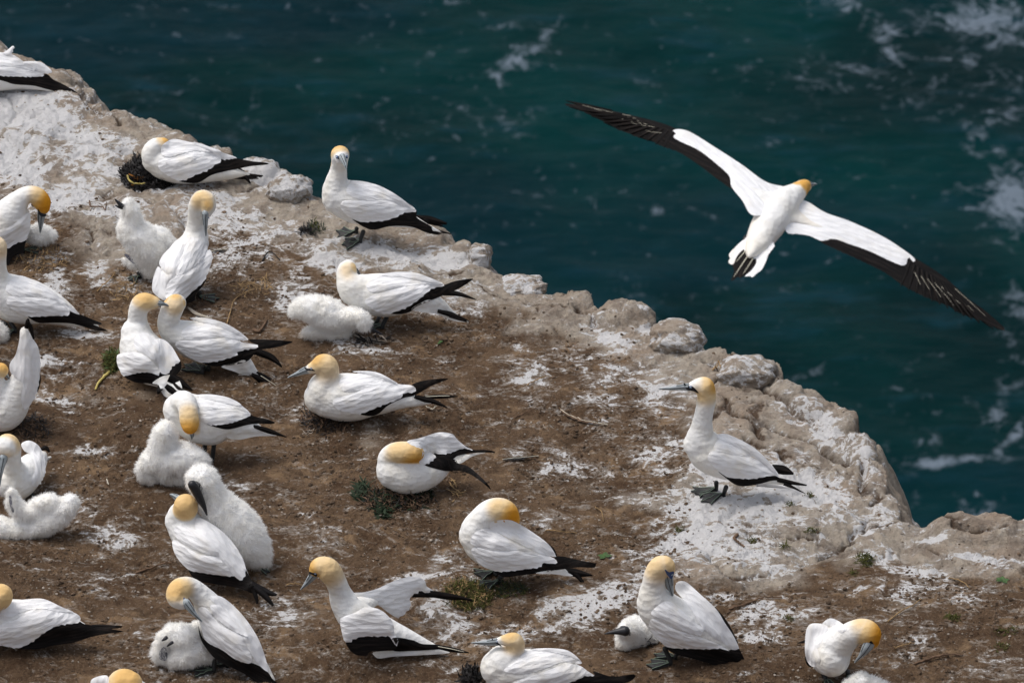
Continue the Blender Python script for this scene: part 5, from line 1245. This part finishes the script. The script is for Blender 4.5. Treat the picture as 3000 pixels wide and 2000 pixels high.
# ------------------------------------------------------------------ boulders on the brink
KEEP = (4, 5, 7, 11, 12)
def boulder(label, cx, cy, rx, ry, sink=.25, seed=0, depth=1.0):
    g = ground(cx, cy+ry*.55); w = float((g-C0)@FWD); m = w/FPX
    a = rx*m*1.12; c = ry*m*1.15; bdep = max(a*.8*depth, c)
    bm = bmesh.new(); bmesh.ops.create_icosphere(bm, subdivisions=5, radius=1)
    v = np.array([tuple(p.co) for p in bm.verts]); f = np.array([[p.index for p in fc.verts] for fc in bm.faces]); bm.free()
    v = np.sign(v)*np.abs(v)**.92
    n1 = fbm(v[:, 0]*1.3+seed*3.1, v[:, 1]*1.3+v[:, 2]*1.1, 100+seed, 4); n2 = perlin(v[:, 0]*7+seed, v[:, 2]*7+v[:, 1]*5, 120+seed)
    v = v*(1+.17*n1+.018*n2+.012*perlin(v[:, 0]*16, v[:, 2]*16+v[:, 1]*9, 7))[:, None]
    v = v*np.array([a, bdep, c])
    o = obj('boulder', v, f, M['ground']); nv = len(v); attr(o, 'rock', np.ones(nv)); attr(o, 'crack', np.zeros(nv)); attr(o, 'clod', np.zeros(nv)); attr(o, 'guano', .30+.25*perlin(v[:, 0]*6, v[:, 1]*6+v[:, 2]*6, 3+seed)+.2*(v[:, 2] > 0)); top(o, label, 'boulder', 'boulders along the cliff edge')
    ctr = at(cx, cy+ry*.12, g[1]+bdep*.25); o.location = ctr
    o.rotation_euler = (0, 0, (seed % 5-2)*.12)
    return o
for i, (lb, cx, cy, rx, ry) in enumerate(B_):
    if i in KEEP: boulder(lb, cx, cy, rx, ry, seed=i)
# ------------------------------------------------------------------ loose clods and stones
bm = bmesh.new(); bmesh.ops.create_icosphere(bm, subdivisions=1, radius=1)
iv = np.array([tuple(p.co) for p in bm.verts]); iff = np.array([[p.index for p in fc.verts] for fc in bm.faces]); bm.free()
def scatter(name, label, mat, n, smin, smax, seed, rockw, pw=3.0):
    r = np.random.default_rng(seed)
    px = r.random(n*3)*3100-50; py = r.random(n*3)*1900+150
    P = on_plane(px, py, 0.0); z, rock, crk, cl, d, _, _ = H(P[:, 0], P[:, 1], True)
    dens = .5+fbm(P[:, 0]*2.5, P[:, 1]*2.5, 140+seed, 3)*.9
    k = (d > .06) & (r.random(len(px)) < np.clip(dens, .05, 1)*(rockw+(1-rockw)*(1-rock))); P = P[k][:n]; z = z[k][:n]; m = len(P)
    s = smin+(smax-smin)*r.random(m)**pw
    V = iv[None]*(1+r.normal(0, .20, (m, len(iv), 1)))*s[:, None, None]*np.stack([.8+.6*r.random(m), .8+.6*r.random(m), .5+.35*r.random(m)], 1)[:, None]
    a = r.random(m)*6.28; c, sn = np.cos(a)[:, None], np.sin(a)[:, None]
    x = V[..., 0]*c-V[..., 1]*sn; y = V[..., 0]*sn+V[..., 1]*c
    V = np.stack([x+P[:, 0, None], y+P[:, 1, None], V[..., 2]+(z+s*.22)[:, None]], -1)
    F = iff[None]+(np.arange(m)*len(iv))[:, None, None]
    o = obj(name, V.reshape(-1, 3), F.reshape(-1, 3), M[mat], smooth=False)
    top(o, label, None, kind='stuff')
scatter('soil_clods', 'countless small brown clods of dry soil strewn over the cliff top', 'pebble', 34000, .0016, .0100, 1, .06, 5.0)
scatter('pale_gravel', 'countless pale stone chips strewn over the cliff top', 'pale', 9000, .0014, .0070, 2, .5, 4.0)

# ------------------------------------------------------------------ small finds on the ground
def G(px, py, up=0.0):
    g = ground(px, py); g[2] += up; return g
def curve_px(pts, r0, r1, up=.006, jit=0.0, seg=6, seed=0, arch=0.0):
    A = catmull(np.array([(a, b) for a, b in pts], float), 6); n = len(A); r = np.random.default_rng(seed)
    P = np.array([G(a, b, up) for a, b in A]); P[:, 2] += np.sin(np.linspace(0, math.pi, n))*arch+r.normal(0, jit, n)
    return loft(P, np.linspace(r0, r1, n), seg)
def stick(name, label, cat, mat, pts, r0=.004, r1=.002, group=None, **kw):
    v, f = curve_px(pts, r0, r1, **kw); c = v.mean(0)
    o = obj(name, v, f, M[mat], None, c); o.location = c; top(o, label, cat, group); return o
def tuft(name, label, cat, mats, cx, cy, rx, ry, n, L, wid, up=.5, seed=0, hgt=.02, group=None, curl=.5, thick=None):
    """a heap of strands or leaves lying on the ground round a point"""
    r = np.random.default_rng(seed); g0 = G(cx, cy); root = thing(name, tuple(g0), label, cat, group)
    for mi, (mat, part, share) in enumerate(mats):
        mb = MB(); nn = int(n*share); aa = r.random(nn)*6.28; qq = np.sqrt(r.random(nn))
        PP = on_plane(cx+rx*qq*np.cos(aa), cy+ry*qq*np.sin(aa), g0[2]); PP[:, 2] = hzs(PP)+hgt*(1-qq*qq)*r.random(nn)
        for i in range(nn):
            p = PP[i]
            th = r.random()*6.28; el = (r.random()-.25)*up; l = L*(.5+r.random()*.8); dv = np.array([math.cos(th)*math.cos(el), math.sin(th)*math.cos(el), math.sin(el)])
            P = [p]; 
            for k in range(4):
                dv = dv+r.normal(0, curl*.5, 3); dv /= np.linalg.norm(dv); P.append(P[-1]+dv*l/4)
            P = np.array(P); P[:, 2] = np.maximum(P[:, 2], p[2]-.002)
            if thick: v, f = loft(P, np.linspace(thick, thick*.5, 5), 5)
            else:
                sd = np.cross(dv, [0, 0, 1.]); sd /= np.linalg.norm(sd)+1e-9; w = wid*(.6+.7*r.random())
                ws = np.array([.35, .9, 1., .75, .1])*w
                v = np.vstack([P-sd*ws[:, None], P+sd*ws[:, None]+np.array([0, 0, w*.3])]); f = [(j, j+1, j+6, j+5) for j in range(4)]
            mb.add(v, f)
        mb.obj(part, M[mat], root, g0)
    return root
NG = 'nest heaps beside sitting gannets'
tuft('seaweed_nest', 'black seaweed nest heap with an orange scrap under the gannet with tucked head', 'nest', [('weed','fronds',1.0)], 445, 520, 92, 46, 2600, .042, .0042, 1.2, 1, .085, NG, 1.5)
stick('kelp_strip', 'yellow green curved strip lying across the black seaweed nest', 'kelp', 'kelp', [(375,545),(385,556),(405,562),(425,560)], .005, .003, up=.045)
o = tuft('dry_leaf', 'orange brown leaf stuck in the black seaweed nest', 'leaf', [('orange','blade',1.0)], 402, 540, 8, 8, 14, .035, .012, 1.2, 5, .06, None, .3)
tuft('twig_nest', 'dark twiggy nest rim under the gannet with bill pointing left', 'nest', [('weed','fronds',.55),('twig','twigs',.45)], 965, 1225, 85, 34, 700, .055, .003, .8, 2, .05, NG, .8)
tuft('feather_scraps', 'pale scraps of old feathers spilling from the twiggy nest rim', 'scraps', [('pale','shreds',1.0)], 903, 1260, 16, 22, 34, .03, .003, .5, 3, .01, None, .7)
tuft('moss_nest', 'nest rim of moss and dark leaves under the round sitting gannet', 'nest', [('dkleaf','leaves',.3),('twig','twigs',.4),('weed','fronds',.3)], 1165, 1458, 105, 34, 900, .045, .003, .9, 4, .04, NG, .8)
tuft('leafy_sprig', 'dark green leafy sprig left of the round sitting gannet', 'plant', [('dkleaf','leaves',1.0)], 1062, 1445, 26, 26, 110, .045, .005, .9, 6, .03, None, .35)
tuft('leafy_sprig', 'green leafy sprig hanging below the round sitting gannet', 'plant', [('dkleaf','leaves',1.0)], 1125, 1495, 28, 26, 120, .045, .005, .8, 7, .02, None, .35)
tuft('dead_stalk', 'forked yellow dead stalk lying right of the round sitting gannet', 'stalk', [('straw','fibres',1.0)], 1332, 1430, 12, 34, 22, .06, .003, .5, 8, .01, None, .3)
tuft('moss_clump', 'olive moss clump left of the foot of the gannet with its head on its back', 'moss', [('moss','fronds',.75),('straw','stems',.25)], 1370, 1748, 68, 40, 900, .035, .0022, 1.2, 9, .03, 'moss clumps', .8)
tuft('moss_clump', 'dark moss patch under the standing gannet with its head on its back', 'moss', [('moss','fronds',.5),('dkleaf','leaves',.5)], 1490, 1725, 60, 26, 380, .03, .0022, .9, 10, .015, 'moss clumps', .8)
tuft('moss_clump', 'bright green bushy moss beside the drooped black wings at the left', 'moss', [('moss','fronds',.8),('leaf','leaves',.2)], 327, 1065, 22, 36, 500, .034, .0026, 1.5, 11, .06, 'moss clumps', .8)
tuft('moss_clump', 'small green moss patch on the soil at the right, beside a white splash', 'moss', [('moss','fronds',1.0)], 2535, 1640, 26, 16, 160, .028, .0025, .9, 12, .01, 'moss clumps', .8)
for i, (x, y, rx, ry, n, lb) in enumerate([(1990,1552,14,8,50,'tiny moss tuft at the toes of the lone standing gannet'),(2372,1453,14,8,45,'tiny moss tuft beneath the tail tip of the lone standing gannet'),(2315,1477,9,9,35,'small green tuft on the white rock right of the lone standing gannet'),(2205,1590,14,8,60,'bright moss tuft beside the dry weed on the right rock'),(2380,1568,22,7,60,'olive moss streak on the right rock'),(2790,1810,22,10,90,'pale green tuft above the far lower right soil'),(2950,1850,34,10,60,'thin green patch near the right frame edge'),(2300,1603,14,9,40,'thin moss tuft below the white splashes of the right rock'),(2930,1895,24,10,40,'faint green patch at the lower right'),(2500,1680,10,7,35,'tiny moss tuft below the green patch on the right soil'),(2310,1812,14,7,40,'tiny moss tuft above the lower right gannet')]):
    tuft('moss_clump', lb, 'moss', [('moss','fronds',1.0)], x, y, rx, ry, n, .026, .0022, .8, 20+i, .008, 'moss clumps', .8)
tuft('weed_plant', 'green weed beside the webbed feet of the gannet standing on the brink', 'plant', [('dkleaf','leaves',.6),('moss','fronds',.4)], 925, 668, 28, 13, 90, .035, .0026, .9, 40, .02, None, .7)
tuft('dark_weed', 'dark dry weed on the rock left of the gannet standing on the brink', 'weed', [('weed','fronds',1.0)], 895, 678, 26, 9, 90, .04, .003, .6, 41, .015, None, .7)
def leafplant(label, cx, cy, n, L, seed):
    g0 = G(cx, cy); root = thing('leafy_seedling', tuple(g0), label, 'plant'); r = np.random.default_rng(seed)
    for i in range(n):
        a = 6.28*i/n+r.normal(0, .3); d = np.array([math.cos(a), math.sin(a), .35]); s = np.cross(d, [0, 0, 1.]); s /= np.linalg.norm(s)
        t = np.linspace(0, 1, 7); wv = np.sin(np.clip(t, .02, .98)**.8*math.pi)*L*.34
        P = g0+np.outer(t*L, d)+np.outer(-t*t*L*.25, [0, 0, 1])
        v = np.vstack([P-s*wv[:, None]+[0, 0, .002], P, P+s*wv[:, None]+[0, 0, .002]]); f = [(j, j+1, j+8, j+7) for j in range(6)]+[(7+j, 8+j, 15+j, 14+j) for j in range(6)]
        obj('leaf', v, f, M['leaf'], root, g0)
leafplant('tiny bright green seedling with rounded leaves on bare soil at the right frame edge', 2937, 1700, 5, .032, 1)
leafplant('few green leaves on the soil right of the gannet with its head on its back', 1772, 1630, 4, .034, 2)
leafplant('tiny green leaf pair on the soil below the tail of the chick feeding gannet', 1288, 1004, 3, .020, 3)
TW = 'twigs and straws on the ground'
ST = [('twig','twig','long bent twig on the soil left of the lower right gannet',[(2137,1785),(2190,1772),(2230,1756),(2290,1752)],.005),
 ('straw','straw','pale bent straw on the soil above the lower right gannet',[(2602,1822),(2640,1795),(2670,1780),(2700,1755)],.0035),
 ('twig','twig','long brown twig on the soil right of the lower right gannet',[(2680,1945),(2730,1932),(2780,1922),(2820,1920)],.0055),
 ('straw','straw','short pale straw beside the lower right gannet',[(2620,1902),(2650,1893),(2680,1886)],.003),
 ('straw','straw','straight pale straw laid on the grey boulder at the brink',[(2088,1083),(2115,1077),(2148,1072)],.0035),
 ('straw','straw','thin straw standing out on the soil below the leaning chick',[(285,855),(320,825),(350,790)],.003),
 ('straw','root','curly straw right of the back view gannet foot',[(655,985),(675,920),(690,880),(745,850)],.003),
 ('twig','twig','dark kinked twig on the soil right of the touching pair',[(745,970),(760,975),(775,955),(782,938)],.008),
 ('twig','twig','dark curled stem on the rock above the leaning chick',[(262,590),(268,610),(300,612),(308,620),(312,595)],.004),
 ('weed','twig','black forked twig on the streaked rock right of the preening back view gannet',[(770,765),(785,745),(800,748),(820,765)],.0045),
 ('kelp','kelp_stalk','yellow kelp stalk lying below the bright green moss at the left',[(330,1085),(310,1105),(290,1125),(280,1142)],.009),
 ('straw','straw','long thin straw on the soil left of the big grey boulder at the brink',[(1545,1130),(1580,1115),(1605,1105)],.003),
 ('twig','twig','thin twig beside the dark feather in the middle soil',[(1510,1225),(1560,1205),(1600,1185)],.003),
 ('straw','straw','arched straw on the soil below the loose feather',[(1745,1490),(1762,1505),(1768,1530)],.003),
 ('twig','root','thin dark root across the soil at the lower left',[(400,1680),(450,1665),(500,1650)],.005),
 ('straw','straw','pale straw on the soil right of the tall chick',[(840,1715),(860,1716),(888,1718)],.003),
 ('straw','straw','curved straw on the whitewashed rock right of the gannet with its head on its back',[(1600,1555),(1640,1562),(1690,1563)],.003),
 ('twig','twig','forked dry weed stem on the right rock',[(2160,1570),(2150,1580),(2165,1595),(2180,1605)],.008),
 ('straw','straw','pale straw on the soil near the right frame edge',[(2780,1695),(2815,1708),(2840,1725)],.003)]
for i, (mt, nm_, lb, pts, r_) in enumerate(ST):
    stick(nm_, lb, {'kelp_stalk':'kelp'}.get(nm_, nm_), mt, pts, r_, r_*.5, TW, jit=.0015, seed=i, arch=.006)
tuft('dry_grass', 'tangle of rusty dry grass right of the back view gannet foot', 'grass', [('straw','blades',1.0)], 745, 842, 60, 22, 90, .06, .0018, .4, 60, .008, 'tangles of dry grass', .5)
tuft('dry_grass', 'rusty root tangle behind the touching pair of gannets', 'grass', [('twig','blades',1.0)], 590, 892, 40, 14, 110, .045, .0018, .5, 61, .012, 'tangles of dry grass', .8)
tuft('dry_grass', 'dry straw tangle by the leaning chick at the upper left', 'grass', [('straw','blades',1.0)], 370, 855, 42, 26, 90, .05, .0018, .4, 62, .008, 'tangles of dry grass', .6)
tuft('dry_grass', 'nest straw in front of the small chick at the left edge', 'grass', [('straw','blades',.6),('twig','stems',.4)], 125, 760, 80, 30, 260, .05, .0020, .6, 63, .02, 'tangles of dry grass', .7)
tuft('twig_nest', 'dark scraps of nest right of the tail raised gannet at the left edge', 'nest', [('weed','fronds',.6),('twig','twigs',.4)], 100, 1255, 50, 34, 300, .05, .0026, .7, 64, .03, NG, .8)
tuft('seaweed_scrap', 'black seaweed left of the tan headed gannet at the bottom edge', 'seaweed', [('weed','fronds',1.0)], 1385, 1990, 30, 22, 200, .05, .005, 1.2, 65, .05, None, .8)
tuft('seaweed_scrap', 'small black seaweed sprig between the black faced chick and its parent', 'seaweed', [('weed','fronds',1.0)], 1893, 1880, 14, 20, 70, .04, .004, 1.4, 66, .06, None, .6)
tuft('dead_wing', 'flattened remains of a grey feathered wing below the lying chick', 'remains', [('pale','quills',.4),('weed','quills',.6)], 1090, 1000, 50, 14, 60, .07, .005, .25, 67, .01, None, .15)
def feather(label, pts, wid, mat='weed'):
    A = catmull(np.array(pts, float), 6); P = np.array([G(a, b, .010) for a, b in A]); n = len(P); c = P.mean(0)
    T = np.gradient(P, axis=0); T /= np.linalg.norm(T, axis=1)[:, None]; s = np.cross(T, [0, 0, 1.]); t = np.linspace(0, 1, n)
    w = np.where(t < .7, wid*np.sin(np.clip(t/.7, 0, 1)**.7*math.pi*.55+.15), wid*(1-t)/.3*.5+.001)
    root = thing('loose_feather', tuple(c), label, 'feather', 'loose feathers on the ground')
    v = np.vstack([P-s*w[:, None], P+[0, 0, .002], P+s*w[:, None]]); f = [(j, j+1, n+j+1, n+j) for j in range(n-1)]+[(n+j, n+j+1, 2*n+j+1, 2*n+j) for j in range(n-1)]
    obj('vane', v, f, M[mat], root, c); lv, lf = loft(P+[0, 0, .0025], np.full(n, .0012), 5); obj('shaft', lv, lf, M['shaft'], root, c)
feather('dark brown feather with pale quill on the soil left of the lone standing gannet', [(1642,1205),(1665,1220),(1700,1235),(1735,1242),(1780,1250)], .012, 'twig')
feather('grey feather with white tip lying right of the round sitting gannet', [(1472,1352),(1500,1348),(1530,1346),(1578,1341)], .013)
feather('small dark feather sticking out right of the back view gannet', [(620,742),(640,738),(668,733)], .010)
feather('pale long feather lying behind the touching pair', [(550,905),(580,925),(620,938)], .012, 'pale')
feather('white curled down feather right of the twiggy nest', [(1248,1195),(1262,1200),(1278,1196)], .006, 'pale')
feather('small white down feather on the soil at the left, above the huddled chick', [(312,1408),(315,1415),(318,1425)], .005, 'pale')
